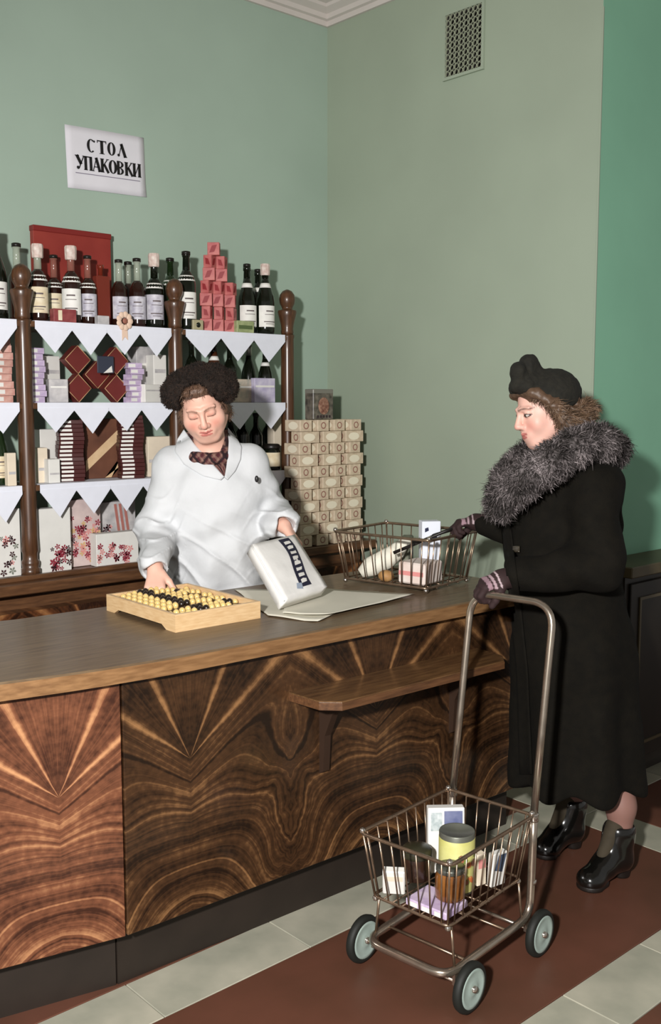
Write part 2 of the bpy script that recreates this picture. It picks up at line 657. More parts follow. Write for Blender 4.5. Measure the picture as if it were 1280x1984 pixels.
# bag shelf on brackets
zs = .72
poly = [(.535, .0), (.545, -.125), (.592, -.170), (1.285, -.170), (1.330, -.125), (1.345, .0)]
MB().prism(poly, zs - .026, zs - .004).build('bag_shelf', m_wood_x, c_r)
MB().prism([(a * .998 + .002, b * .985) for a, b in poly], zs - .004, zs).build('bag_shelf_top', mat('bag_shelf_veneer', (78, 54, 34), .3, rgb2=(112, 82, 52), scale=7, stretch=(1.3, 9, 9), coat=.3), c_r)
for bx in (.66, 1.22):
    pts = [(0, zs - .026), (-.13, zs - .026), (-.13, zs - .04), (-.06, zs - .075), (-.025, zs - .15), (-.018, zs - .26), (0, zs - .27)]
    mb = MB().prism(pts, bx - .012, bx + .012, axis='x')
    mb.build('bracket', mat('bracket_wood', (52, 36, 26), .5), c_r)

# one worktop over both
wt = thing('worktop', 'brown wooden worktop running over the veneered counter', 'worktop', (PJ[0], PJ[1], .90))
dR = np.array([math.cos(A_R), math.sin(A_R)]); nR = np.array([-dR[1], dR[0]])
dL = np.array([math.cos(A_L), math.sin(A_L)]); nL = np.array([-dL[1], dL[0]])
ov = .045
fr = [dL * (-LEN_L - .01) - nL * ov]
mid = dR * .0 - (nR + nL) / np.linalg.norm(nR + nL) * ov
for t in np.linspace(-.22, .22, 9):
    base = (dL if t < 0 else dR) * t - (nL if t < 0 else nR) * ov
    soft = .012 * max(0, 1 - abs(t) / .22) ** 2
    fr.append(base + (nR + nL) / 2 * soft)
fr.append(dR * (LEN_R + .015) - nR * ov)
back = [dR * (LEN_R + .015) + nR * .64, nR * .650 + dR * .0, dL * (-LEN_L - .01) + nL * .66]
poly = [tuple(p) for p in fr + back]
MB().prism(poly, -.046, -.006).build('edge_core', m_edge, wt)
c0 = np.mean(np.array(poly), axis=0)
MB().prism([tuple((np.array(p) - c0) * .9985 + c0) for p in poly], -.006, 0).build('top_board', m_top, wt)

# ------------------------------------------------------------------ back counter that carries the shelving
bc = thing('back_counter', 'long dark back counter with a wooden ledge below the shelving', 'counter', (0, 0, 0))
YB = 3.50
MB().box((-.4, YB + .06, 0), (3.40, YL, .835)).build('carcass', m_plinth, bc)
MB().box((-.4, YB - .02, .05), (3.40, YB + .06, .775)).build('front_panel', m_ven3, bc)
MB().box((-.4, YB - .05, .845), (3.42, YL, .885), .004).build('top_board', m_wood_x, bc)
MB().box((-.4, YB + .005, .885), (2.86, YB + .03, .905), .004).build('ledge_rail', m_wood_x, bc)
MB().box((-.4, YB + .045, .775), (3.40, YB + .06, .845)).build('recessed_rail', m_wood_x, bc)

# cabinet along the turquoise wall
cb = thing('side_cabinet', 'dark side cabinet with framed doors along the turquoise wall', 'cabinet', (XR + .02, YT, 0))
m_cab = mat('dark_brown_cabinet', (28, 22, 15), 0.45, var=.2, scale=6)
MB().box((0, -.16, .05), (2.4, -.001, .86)).build('body', m_cab, cb)
MB().box((-.015, -.20, .86), (2.42, -.001, .905), .004).build('top_board', mat('olive_worktop', (78, 68, 44), .45, var=.15), cb)
MB().box((.02, -.13, 0), (2.38, -.001, .05)).build('plinth', m_plinth, cb)
for k in range(4):
    x0 = .03 + k * .585
    d = MB().box((x0, -.172, .09), (x0 + .56, -.16, .83), .003).build('door', m_cab, cb)
    fr = MB()
    for a in ((x0 + .06, .15, x0 + .072, .77), (x0 + .488, .15, x0 + .50, .77)):
        fr.box((a[0], -.178, a[1]), (a[2], -.172, a[3]))
    fr.box((x0 + .072, -.178, .15), (x0 + .488, -.172, .162))
    fr.box((x0 + .072, -.178, .758), (x0 + .488, -.172, .77))
    fr.build('door_moulding', mat('brass_moulding', (86, 76, 54), .4), d)

# ------------------------------------------------------------------ shelving against the left wall
YS = 3.60
SHZ = [1.855, 1.548, 1.236]                       # tops of the three boards
POSTS = [1.045, 1.697, 2.373, 2.985]
sh = thing('display_shelving', 'dark wooden display shelving with turned posts and acorn finials', 'shelving', (POSTS[1], YS, .885))
for x in POSTS:
    p = MB().lathe([(.036, 0), (.036, .03), (.031, .034), (.034, .05), (.034, .058), (.029, .066), (.029, .09), (.033, .10), (.031, .16),
                    (.0305, .9), (.030, .955), (.033, .965), (.033, .975)], 20).build('post', m_wood, sh, (x - POSTS[1], 0, 0))
    MB().lathe([(.026, .975), (.030, .985), (.028, 1.0), (.030, 1.02), (.040, 1.06), (.044, 1.078), (.042, 1.085), (.030, 1.088), (.024, 1.092),
                (.026, 1.10), (.034, 1.115), (.037, 1.135), (.034, 1.155), (.022, 1.172), (.006, 1.180)], 20).build('finial', m_wood, p)
for z in SHZ:
    for i in range(3):
        MB().box((POSTS[i] - POSTS[1] + .02, -.022, z - .885 - .022), (POSTS[i + 1] - POSTS[1] - .02, .262, z - .885), .002).build('shelf_board', m_wood_x, sh)

m_paper = mat('white_napkin_paper', (226, 228, 238), 0.85, var=.02, scale=20, bump=.05, bscale=60)


def liner(tier, bay, n, label, x0=None, x1=None, drop=.118, strip=.030):
    a = (POSTS[bay] + .036) if x0 is None else x0
    b = (POSTS[bay + 1] - .036) if x1 is None else x1
    z = SHZ[tier]
    t = thing('shelf_liner', label, 'paper liner', (a, YS - .026, z), 0, 'white paper liners with pointed edges')
    w = b - a
    MB().box((0, 0.0, .0005), (w, .235, .002)).build('liner_sheet', m_paper, t)
    MB().box((0, -.0014, -strip), (w, 0, .002)).build('front_fold', m_paper, t)
    for i in range(n):
        u0, u1 = w * i / n, w * (i + 1) / n
        um = (u0 + u1) / 2 + RNG.uniform(-.006, .006)
        d = drop + RNG.uniform(-.006, .008)
        y = -.0016 - .0016 * (i % 2)
        k = RNG.uniform(-.006, .002)
        vs = [(u0 + .001, y, -strip + .012), (u1 - .001, y, -strip + .012), (u1 - .001, y, -strip), (um, y + k, -d), (u0 + .001, y, -strip)]
        vs2 = [(x, yy - .0012, zz) for x, yy, zz in vs]
        fs = [(0, 1, 2, 3, 4)[::-1], (5, 6, 7, 8, 9)] + [(j, (j + 1) % 5, 5 + (j + 1) % 5, 5 + j) for j in range(5)]
        MB().add(vs + vs2, fs).build('pennant', m_paper, t)


liner(0, 1, 4, 'white pointed paper liner under the bottles before the red board')
liner(0, 2, 3, 'white pointed paper liner under the stack of pink packets')
liner(0, 0, 4, 'white pointed paper liner beside the post under the big dark bottle')
liner(1, 1, 4, 'white pointed paper liner under the maroon diamond boxes')
liner(1, 2, 3, 'white pointed paper liner under the small lavender carton')
liner(1, 0, 4, 'white pointed paper liner under the pinkish packets beside the post')
liner(2, 1, 4, 'white pointed paper liner under the two columns of chocolate bars', drop=.128)
liner(2, 2, 3, 'white pointed paper liner under the jar with a cream label')
liner(2, 0, 4, 'white pointed paper liner under the green bottle with cream label', drop=.128)

# ------------------------------------------------------------------ bottles
m_amber = mat('dark_amber_glass', (38, 18, 12), 0.12, coat=.3)
m_gdark = mat('dark_green_glass', (16, 20, 12), 0.10, coat=.3)
m_green = mat('green_glass', (26, 42, 20), 0.10, coat=.3)
m_clear = mat('clear_neck_glass', (170, 178, 160), 0.12, alpha=.62, coat=.3)
m_redgl = mat('reddish_neck_glass', (150, 96, 84), 0.12, alpha=.7, coat=.3)
m_foil = mat('silver_foil', (190, 188, 180), 0.35, metal=.8)
LABELS = {'cream': mat('cream_label', (232, 222, 196), .6, rgb2=(214, 196, 160), scale=30),
          'white': mat('white_label', (232, 230, 224), .6, var=.05, scale=40),
          'lavender': mat('lavender_label', (168, 164, 178), .5, rgb2=(210, 208, 214), scale=45)}
m_print = mat('label_print', (96, 84, 84), .6)
m_capw = mat('white_paper_cap', (226, 214, 204), .7, rgb2=(196, 170, 160), scale=60)
m_capd = mat('dark_cap', (24, 20, 16), .4)

PROF = {
    'brandy': [(.030, 0), (.036, .004), (.037, .02), (.037, .150), (.034, .172), (.024, .192), (.0150, .205)],
    'sparkling': [(.036, 0), (.043, .006), (.044, .03), (.044, .150), (.040, .180), (.030, .215), (.020, .245), (.0165, .265)],
    'wine': [(.030, 0), (.037, .005), (.038, .02), (.038, .185), (.033, .207), (.020, .228), (.0150, .240)],
}
NECK = {
    'brandy': [(.0150, .204), (.0140, .25), (.0135, .282), (.0165, .284), (.0165, .296), (.012, .300)],
    'sparkling': [(.0165, .264), (.0155, .300), (.0185, .302), (.0185, .314), (.016, .325), (.010, .331)],
    'wine': [(.0150, .239), (.0135, .290), (.0160, .292), (.0160, .306), (.012, .310)],
}


def bottle(kind, glass, neck, lab, label, loc, cap=None, band=False, face=0.0, scale=1.0, foil=False):
    t = thing('bottle', label, 'bottle', loc, face)
    t.scale = (scale,) * 3
    MB().lathe(PROF[kind], 22).build('bottle_body', glass, t)
    MB().lathe(NECK[kind], 18).build('neck', neck, t)
    rl = PROF[kind][3][0] + .0007
    if lab:
        z0, z1 = (.035, .135) if kind != 'wine' else (.045, .15)
        n, mb = 12, MB()
        vs, fs = [], []
        for i in range(n + 1):
            a = math.radians(-90 - 75 + 150 * i / n)
            vs += [(rl * math.cos(a), rl * math.sin(a), z0), (rl * math.cos(a), rl * math.sin(a), z1)]
        for i in range(n):
            fs.append((2 * i, 2 * i + 2, 2 * i + 3, 2 * i + 1))
        L = MB().add(vs, fs, True).build('label', LABELS[lab], t)
        pr = MB()
        for zz, hw, hh in ((z1 - .026, 26, .0030), (z1 - .042, 34, .0012), (z0 + .024, 40, .0022), (z0 + .014, 28, .0012)):
            vs, fs = [], []
            for i in range(7):
                a = math.radians(-90 - hw + 2 * hw * i / 6)
                vs += [((rl + .0005) * math.cos(a), (rl + .0005) * math.sin(a), zz - hh), ((rl + .0005) * math.cos(a), (rl + .0005) * math.sin(a), zz + hh)]
            for i in range(6):
                fs.append((2 * i, 2 * i + 2, 2 * i + 3, 2 * i + 1))
            pr.add(vs, fs, True)
        pr.build('label_print', m_print, L)
    if band:
        zz = PROF[kind][-1][1] - .045
        rb = np.interp(zz, [p[1] for p in PROF[kind]], [p[0] for p in PROF[kind]])
        rt = np.interp(zz + .022, [p[1] for p in PROF[kind]], [p[0] for p in PROF[kind]])
        MB().lathe([(rb + .0012, zz), (rt + .0012, zz + .022)], 18).build('neck_band', LABELS['white'], t)
    zt = NECK[kind][-1][1]
    if cap == 'paper':
        MB().lathe([(.020, zt - .052), (.0225, zt - .048), (.0235, zt - .005), (.021, zt + .002), (.006, zt + .004)], 9, smooth=False).build('paper_cap', m_capw, t)
    elif cap == 'foil':
        MB().lathe([(.0200, zt - .06), (.0200, zt - .02), (.021, zt - .004), (.012, zt + .003)], 14).build('foil_cap', m_foil, t)
    else:
        MB().lathe([(.0178, zt - .012), (.0178, zt + .002), (.012, zt + .004)], 14).build('stopper', m_capd, t)
    return t


def on_shelf(px, py, Y, z):
    p = at(px, py, Y=Y)
    return (p[0], Y, z)


z1, z2, z3, z4 = SHZ[0] + .002, SHZ[1] + .002, SHZ[2] + .002, .885
YF, YM = 3.62, 3.70
B = 'bottle with '
for kind, glass, neck, lab, px, Y, cap, band, sc, lb in [
    ('sparkling', m_gdark, m_gdark, 'white', -8, 3.655, None, False, 1.02, 'big dark bottle with white label on the far side of the post'),
    ('brandy', m_amber, m_clear, None, 36, 3.70, None, False, .98, 'clear necked bottle standing behind the post finial'),
    ('brandy', m_amber, m_clear, 'cream', 76, 3.66, 'paper', True, .98, 'cream labelled bottle with paper cap before the red board'),
    ('brandy', m_amber, m_redgl, 'cream', 107, 3.735, None, True, .90, 'cream labelled bottle without paper cap before the red board'),
    ('brandy', m_amber, m_redgl, 'white', 140, 3.655, 'paper', True, 1.0, 'white labelled bottle with paper cap before the red board'),
    ('brandy', m_amber, m_redgl, 'lavender', 172, 3.66, None, True, .90, 'lavender labelled bottle at the edge of the red board'),
    ('brandy', m_amber, m_clear, 'lavender', 232, 3.655, None, False, .89, 'lavender labelled clear necked bottle behind the paper rosette'),
    ('brandy', m_amber, m_clear, 'lavender', 250, 3.76, None, False, .93, 'clear necked bottle half hidden in the second row by the rosette'),
    ('brandy', m_amber, m_clear, 'lavender', 267, 3.65, None, False, .93, 'lavender labelled clear necked bottle between two like it'),
    ('brandy', m_gdark, m_gdark, 'lavender', 300, 3.645, 'paper', True, 1.02, 'dark bottle with paper cap and lavender label near the middle post'),
    ('wine', m_green, m_green, None, 331, 3.74, None, True, 1.0, 'green bottle partly hidden behind the middle post'),
    ('wine', m_gdark, m_gdark, 'white', 362, 3.64, None, True, 1.06, 'dark wine bottle with white label beside the pink packets'),
    ('sparkling', m_gdark, m_gdark, 'white', 479, 3.65, None, True, .93, 'dark sparkling wine bottle behind the small green box'),
    ('sparkling', m_gdark, m_gdark, 'white', 500, 3.76, None, True, .93, 'dark bottle in the second row behind the sparkling wine'),
    ('sparkling', m_gdark, m_gdark, 'white', 514, 3.63, 'paper', True, .95, 'dark sparkling wine bottle with paper cap at the end of the top shelf'),
]:
    bottle(kind, glass, neck, lab, lb, on_shelf(px, 620, Y, z1), cap, band, RNG.uniform(-.25, .25) - .35, sc)
for kind, glass, neck, lab, px, Y, cap, band, sc, lb, zz, pyb in [
    ('sparkling', m_gdark, m_gdark, None, 482, 3.75, 'foil', False, .80, 'foil topped dark bottle behind the lavender carton', z2, 760),
    ('sparkling', m_gdark, m_gdark, None, 514, 3.665, None, True, .76, 'dark bottle between the lavender carton and the end post', z2, 760),
    ('wine', m_gdark, m_gdark, None, 372, 3.66, None, False, .84, 'dark bottle behind the clerk beside the middle post', z2, 760),
    ('wine', m_gdark, m_gdark, None, 445, 3.72, None, False, .82, 'dark bottle above the fur hat of the clerk', z2, 760),
    ('wine', m_gdark, m_gdark, None, 470, 3.70, None, False, .86, 'dark bottle on the third shelf behind the clerk', z3, 900),
    ('wine', m_gdark, m_gdark, None, 496, 3.73, None, False, .84, 'dark bottle on the third shelf behind the cream jar', z3, 900),
    ('wine', m_gdark, m_gdark, None, 447, 3.68, None, False, .85, 'dark bottle on the third shelf nearest the collar of the clerk', z3, 900),
    ('sparkling', m_green, m_green, 'cream', -2, 3.66, None, False, .82, 'green bottle with cream label on the third shelf by the post', z3, 920),
]:
    bottle(kind, glass, neck, lab, lb, on_shelf(px, pyb, Y, zz), cap, band, RNG.uniform(-.25, .25) - .35, sc)

for px, Y, zz, lb in ((520, 3.78, z3, 'added dark bottle darkening the back row behind the jar'), (547, 3.82, z3, 'added dark bottle darkening the back row beside the end post'), (432, 3.76, z3, 'added dark bottle darkening the back row behind the clerk')):  # extra bottles added to darken the back of the third shelf
    bottle('wine', m_gdark, m_gdark, None, lb, on_shelf(px, 900, Y, zz), None, False, 0, .86)

# decorated bottle behind the hat of the clerk
t = bottle('sparkling', mat('brown_glass', (70, 38, 22), .15, coat=.3), m_gdark, None, 'brown decanter with a gilt ornament behind the clerk', on_shelf(415, 760, 3.66, z2), None, True, -.4, .84)
mb = MB()
for k in range(7):
    a = math.radians(-90 + (k - 3) * 20)
    mb.ball((.0445 * math.cos(a), .0445 * math.sin(a), .12 + .03 * math.sin(k * 1.3)), (.008, .006, .013), 8, 6)
mb.build('gilt_ornament', mat('gilt', (196, 140, 100), .4), t)

# jar with a cream label at the end of the third shelf
t = thing('jar', 'dark jar with a cream label at the end of the third shelf', 'jar', on_shelf(526, 900, 3.64, z3), -.4)
MB().lathe([(.036, 0), (.040, .005), (.040, .085), (.036, .095), (.034, .10)], 22).build('jar_body', m_gdark, t)
MB().lathe([(.037, .10), (.038, .102), (.038, .118), (.030, .122)], 22).build('lid', m_capd, t)
vs, fs = [], []
for i in range(13):
    a = math.radians(-90 - 80 + 160 * i / 12)
    vs += [(.0408 * math.cos(a), .0408 * math.sin(a), .018), (.0408 * math.cos(a), .0408 * math.sin(a), .082)]
fs = [(2 * i, 2 * i + 2, 2 * i + 3, 2 * i + 1) for i in range(12)]
MB().add(vs, fs, True).build('label', LABELS['cream'], t)

# ------------------------------------------------------------------ boxed goods
m_red = mat('red_board', (128, 40, 34), .55, rgb2=(146, 54, 44), scale=5)
m_maroon = mat('maroon_box', (104, 38, 34), .5, var=.12, scale=12)
m_gilt = mat('gilt_edge', (190, 150, 110), .45)
m_white_card = mat('white_card', (224, 222, 216), .65, var=.04, scale=14)
m_cream_card = mat('cream_card', (226, 212, 190), .65, var=.06, scale=14)
m_lilac = mat('lilac_card', (172, 150, 186), .6, rgb2=(206, 190, 210), scale=30)
m_pink = mat('pink_packet', (172, 82, 82), .55, rgb2=(194, 114, 108), scale=26)
m_pink2 = mat('red_packet_print', (136, 30, 36), .55)
m_choc = mat('maroon_wrapper', (70, 26, 24), .4, var=.15)
m_brown = mat('brown_card', (92, 58, 44), .55, rgb2=(120, 78, 58), scale=9)
m_tan = mat('tan_ribbon', (206, 172, 132), .5, rgb2=(222, 192, 152), scale=20)
m_grey_card = mat('grey_card', (160, 158, 160), .6, rgb2=(206, 202, 200), scale=22)


def box_px(name, label, cat, px0, px1, py0, Y, zb, depth, m, rz=0.0, group=None, tilt=0.0):
    """a box whose front face spans px0..px1 and reaches up to py0, standing at height zb"""
    a, b = at(px0, py0, Y=Y), at(px1, py0, Y=Y)
    w = b[0] - a[0]
    h = (a[2] + b[2]) / 2 - zb
    t = thing(name, label, cat, ((a[0] + b[0]) / 2, Y, zb + .0008), rz, group)
    if tilt: t.rotation_euler = (tilt, 0, rz)
    MB().box((-w / 2, 0, 0), (w / 2, depth, h), .002).build('box_body', m, t)
    return t, w, h


def flowers(t, w, h, cols, n, region, seed, size=.018, y=-.0008, sub=None):
    """printed sprays of petals lying flat on the front face"""
    r = np.random.default_rng(seed)
    x0, x1, z0, z1_ = region
    groups = {}
    for i in range(n):
        cx, cz = r.uniform(x0, x1) * w - w / 2, r.uniform(z0, z1_) * h
        groups.setdefault(i % len(cols), []).append((cx, cz, r.uniform(.5, 1.0) * size, r.uniform(0, 6.28)))
    for gi, lst in groups.items():
        mb = MB()
        for cx, cz, s, a0 in lst:
            for k in range(5):
                a = a0 + k * 1.2566
                ca, sa = math.cos(a), math.sin(a)
                pts = [(0, 0), (.6, .28), (1, 0), (.6, -.28)]
                vs = []
                for u, v_ in pts:
                    X, Z = cx + s * (u * ca - v_ * sa), cz + s * (u * sa + v_ * ca)
                    vs.append((min(max(X, -w / 2 + .001), w / 2 - .001), y - .0002 * gi, min(max(Z, .001), h - .001)))
                mb.add(vs, [(0, 1, 2, 3)])
        mb.build('printed_flowers', cols[gi], t)['kind'] = 'stuff'


# red board
t, w, h = box_px('red_board', 'large flat red board standing behind the brandy bottles', 'board', 64, 214, 446, 3.80, z1, .03, m_red)
MB().box((-w / 2 - .002, -.004, h - .02), (w / 2 + .002, .032, h + .002), .002).build('top_rim', mat('red_board_rim', (122, 34, 30), .5), t)
# small goods standing before the bottles
t, w, h = box_px('small_carton', 'small dark red carton before the brandy bottles', 'carton', 104, 148, 599, 3.585, z1, .035, mat('dark_red_card', (126, 52, 56), .5, rgb2=(150, 78, 76), scale=40))
MB().box((-w / 2 + .018, -.0012, .006), (-w / 2 + .034, -.0002, h - .006)).build('printed_stripe', LABELS['cream'], t)
t, w, h = box_px('small_carton', 'small flat green box before the sparkling wine', 'carton', 459, 492, 622, 3.585, z1, .03, mat('green_card', (138, 150, 104), .55, rgb2=(168, 176, 130), scale=40))
MB().box((-w / 2 + .01, -.0012, h * .3), (w / 2 - .01, -.0002, h * .62)).build('printed_stripe', mat('dark_green_print', (84, 100, 60), .6), t)
t, w, h = box_px('small_tin', 'small tin with dark round emblem beside the pink packets', 'tin', 374, 394, 620, 3.59, z1, .03, mat('tin_beige', (168, 160, 128), .45))
MB().lathe([(.011, -.0012), (.011, -.0002)], 14, (0, 0, h * .5), axis='y').build('round_emblem', m_gdark, t)
t, w, h = box_px('amber_flask', 'square amber flask at the right edge of the red board', 'flask', 187, 213, 535, 3.66, z1, .045, mat('amber_flask_glass', (120, 44, 28), .2, alpha=.85, coat=.3))
MB().lathe([(.010, h), (.010, h + .03), (.013, h + .032), (.013, h + .045)], 12, (0, .022, 0)).build('neck', MATS['amber_flask_glass'], t)
t, w, h = box_px('small_packet', 'small pale packet lying before the amber flask', 'packet', 190, 212, 612, 3.59, z1, .03, m_grey_card)
# paper rosette hanging on the shelf edge
p = at(241, 622, Y=3.568)
t = thing('paper_rosette', 'cream paper rosette pinned to the edge of the top shelf', 'rosette', p)
m_ros = mat('rosette_paper', (228, 198, 176), .7)
for k in range(9):
    a = 2 * math.pi * k / 9
    MB().ball((.026 * math.cos(a), -.002, .026 * math.sin(a)), (.013, .004, .013), 8, 6).build('petal', m_ros, t)
MB().ball((0, -.005, 0), (.012, .005, .012), 10, 6).build('centre', mat('rosette_centre', (150, 96, 80), .6), t)
MB().prism([(-.012, -.02), (.012, -.02), (.014, -.075), (0, -.062), (-.012, -.078)], -.001, .001, axis='y').build('ribbon_tail', m_ros, t)

# stack of pink packets on the top shelf
proto = None
rows = [(3, 0), (3, 1), (3, 0), (3, 1), (2, 0), (2, 1), (1, 0)]
zc = z1
for r, (n, odd) in enumerate(rows):
    for k in range(n):
        for dep in range(1):
            pos = {3: ['on the wine bottle side', 'in the middle', 'on the sparkling wine side'], 2: ['on the wine bottle side', 'on the sparkling wine side'], 1: ['at the very top']}[n][k]
            lb_ = 'pink and red packet, %s row up, %s of the stack' % (ORD[r], pos)
            cx = at(417, 600, Y=3.66)[0] + (k - (n - 1) / 2) * .064 + (.006 if odd else -.006) - .003 * r * (r > 3)
            loc = (cx, 3.632 + dep * .056 + (.008 if odd else 0), zc + r * .0545)
            rz = math.radians((38 if odd else -38) + RNG.uniform(-7, 7))
            if proto is None:
                proto = thing('pink_packet', lb_, 'packet', loc, rz, 'stack of pink packets on the top shelf')
                MB().box((-.026, -.019, 0), (.026, .019, .054), .0015).build('packet_body', m_pink, proto)
                pr = MB()
                pr.prism([(-.018, .010), (.004, .014), (.016, .044), (-.006, .040)], -.0196, -.0192, axis='y')
                pr.prism([(-.012, .012), (.008, .016), (.010, .042), (-.004, .038)], -.0265, -.0262, axis='x')
                pr.prism([(-.012, .012), (.008, .016), (.010, .042), (-.004, .038)], .0262, .0265, axis='x')
                pr.build('printed_diamond', m_pink2, proto)
            else:
                dup(proto, loc, rz, lb_)

# second shelf, middle bay: maroon boxes standing on their corners
for i, (px, py, dy) in enumerate([(152, .170, 0), (152, .0572, .002), (189, .1135, .052), (226, .170, 0), (226, .0572, .002)]):
    p = at(px, 740, Y=3.66 + dy)
    t = thing('maroon_box', ['maroon box on its corner high beside the white boxes', 'maroon box on its corner low beside the white boxes', 'maroon box on its corner at the centre of the diamond display',
                             'maroon box on its corner high beside the striped packets', 'maroon box on its corner low beside the striped packets'][i], 'box', (p[0], 3.66 + dy, z2 + py - .077), 0)
    s = .0399
    dm = MB().prism([(0, .077 - s * 1.41), (s * 1.41, .077), (0, .077 + s * 1.41), (-s * 1.41, .077)], 0, .05, axis='y').build('box_body', m_maroon, t)
    e = MB()
    q = s * 1.41
    P4 = [(0, .077 - q), (q, .077), (0, .077 + q), (-q, .077)]
    for a in range(4):
        A_, B_ = P4[a], P4[(a + 1) % 4]
        e.tube([(A_[0] * .985, -.0004, .077 + (A_[1] - .077) * .985), (B_[0] * .985, -.0004, .077 + (B_[1] - .077) * .985)], .0016, 5)
    e.build('gilt_edge', m_gilt, t)
t, w, h = box_px('picture_card', 'small blue and white picture card above the diamond boxes', 'card', 188, 220, 672, 3.63, z2 + .155, .006, mat('blue_card', (52, 56, 70), .5))
t.location.z = z2 + .118
MB().prism([(-.012, .0), (.03, .004), (.026, .03)], -.0012, -.0002, axis='y').build('white_corner', m_white_card, t)

# white boxes and striped packets in the second shelf
for nm, lb, ct, a, b, top, Y, dep, m, rz in [
    ('white_box', 'crumpled white box beside the striped packets on the second shelf', 'box', 80, 118, 690, 3.72, .08, m_white_card, .2),
    ('white_box', 'low white box in front of the crumpled one on the second shelf', 'box', 96, 130, 735, 3.63, .05, m_grey_card, -.25),
    ('white_box', 'tall pale box behind the purple packets near the middle post', 'box', 262, 300, 672, 3.72, .06, m_grey_card, .15),
    ('white_box', 'white box at the middle post on the second shelf', 'box', 297, 322, 688, 3.66, .06, m_white_card, 0),
    ('white_box', 'low white box below the purple packets near the middle post', 'box', 276, 316, 745, 3.62, .05, m_white_card, .3),
    ('carton', 'beige carton with dark figures next to the lavender carton', 'carton', 452, 492, 735, 3.61, .05, mat('beige_carton', (206, 186, 166), .6, rgb2=(150, 150, 140), scale=26), 0),
    ('carton', 'small lavender carton at the right end of the second shelf', 'carton', 493, 533, 733, 3.585, .03, mat('lavender_carton', (166, 158, 188), .6, rgb2=(206, 200, 216), scale=24), 0),
]:
    t, w, h = box_px(nm, lb, ct, a, b, top, Y, z2, dep, m, rz)
    MB().box((-w / 2 + .006, -.0012, h * .62), (w / 2 - .006, -.0002, h * .70)).build('printed_stripe', m_grey_card if m is m_white_card else m_white_card, t)


def stack(name, label, group, px, py, Y, zb, n, size, m_body, m_band, sway, band=(.0, .55), rz0=0.0, jit=5):
    """a pile of flat bars, each its own thing"""
    x0 = at(px, py, Y=Y)[0]
    w, d, h = size
    first = None
    for k in range(n):
        loc = (x0 + sway[0] * math.sin(k * sway[1]), Y, zb + k * (h + .0008))
        rz = rz0 + math.radians(RNG.uniform(-jit, jit)) + sway[2] * math.sin(k * sway[1] + 1)
        if first is None:
            first = thing(name, label + ', lowest in its pile', 'packet' if 'packet' in name else 'chocolate', loc, rz, group)
            MB().box((-w / 2, 0, 0), (w / 2, d, h), .001).build('wrapper', m_body, first)
            MB().box((-w / 2 + band[0] * w + .002, -.0012, h * .22), (-w / 2 + (band[0] + band[1]) * w - .002, -.0003, h * .80)).build('paper_band', m_band, first)
            MB().box((w / 2 + .0003, d * .35, h * .2), (w / 2 + .0012, d * .65, h * .8)).build('end_seal', m_gilt, first)
        else:
            dup(first, loc, rz, '%s, %s from the shelf' % (label, ORD[k]))


stack('striped_packet', 'purple and white packet piled beside the turned post', 'purple packets by the post', 74, 770, 3.635, z2, 9, (.062, .05, .0225), m_lilac, m_white_card, (.006, 1.6, .15))
stack('striped_packet', 'purple and white packet piled beside the maroon boxes', 'purple packets by the maroon boxes', 265, 770, 3.625, z2, 7, (.062, .05, .0225), m_lilac, m_white_card, (.007, 1.7, .15))
stack('pinkish_packet', 'pinkish packet piled under the big dark bottle', 'pinkish packets left of the post', 6, 770, 3.635, z2, 9, (.085, .06, .026), mat('pinkish_card', (214, 178, 164), .6, rgb2=(184, 120, 110), scale=24), m_white_card, (.006, 1.5, .15))
stack('chocolate_bar', 'maroon chocolate bar in the column by the white boxes', 'chocolate bars by the white boxes', 140, 925, 3.625, z3, 15, (.10, .055, .0155), m_choc, m_white_card, (.0035, .8, .05), (.04, .52), -.28, 3)
stack('chocolate_bar', 'maroon chocolate bar in the column behind the clerk', 'chocolate bars behind the clerk', 257, 925, 3.61, z3, 16, (.10, .055, .0155), m_choc, m_white_card, (.0045, .7, .05), (.04, .54), -.28, 3)

# brown gift box with ribbon, leaning between the chocolate columns
t, w, h = box_px('ribboned_gift_box', 'brown gift box with wide tan ribbon between the chocolate columns', 'gift box', 163, 236, 812, 3.70, z3, .045, m_brown)
rb = MB()
rb.prism([(-w / 2 + .002, .03), (-w / 2 + .002, .075), (w / 2 - .002, h - .03), (w / 2 - .002, h - .075)], -.0022, -.0004, axis='y')
rb.prism([(.0, .002), (.03, .002), (w / 2 - .002, .10), (w / 2 - .002, .055)], -.0030, -.0024, axis='y')
rb.build('ribbon', m_tan, t)
# white cups and boxes on the third shelf
for a, b, top, Y, m, rz, lb in [(76, 114, 832, 3.70, m_white_card, .1, 'tall white box behind the low box on the third shelf'), (72, 92, 868, 3.64, m_cream_card, 0, 'small cream box beside the post on the third shelf'),
                               (94, 116, 890, 3.60, m_white_card, 0, 'low white box next to the chocolate column on the third shelf'),
                               (286, 330, 846, 3.64, m_cream_card, .0, 'cream box behind the shoulder of the clerk'),
                               (530, 545, 805, 3.70, m_cream_card, .0, 'cream box at the end post on the third shelf')]:
    t, w, h = box_px('white_box', lb, 'box', a, b, top, Y, z3, .05, m, rz)
    MB().box((-w / 2 + .004, -.0012, h * .35), (w / 2 - .004, -.0002, h * .43)).build('printed_stripe', m_grey_card, t)
t, w, h = box_px('carton', 'cream carton beside the green bottle on the third shelf', 'carton', 14, 31, 878, 3.582, z3, .03, m_cream_card)
MB().box((-w / 2 + .004, -.0012, h * .35), (w / 2 - .004, -.0002, h * .43)).build('printed_stripe', m_grey_card, t)

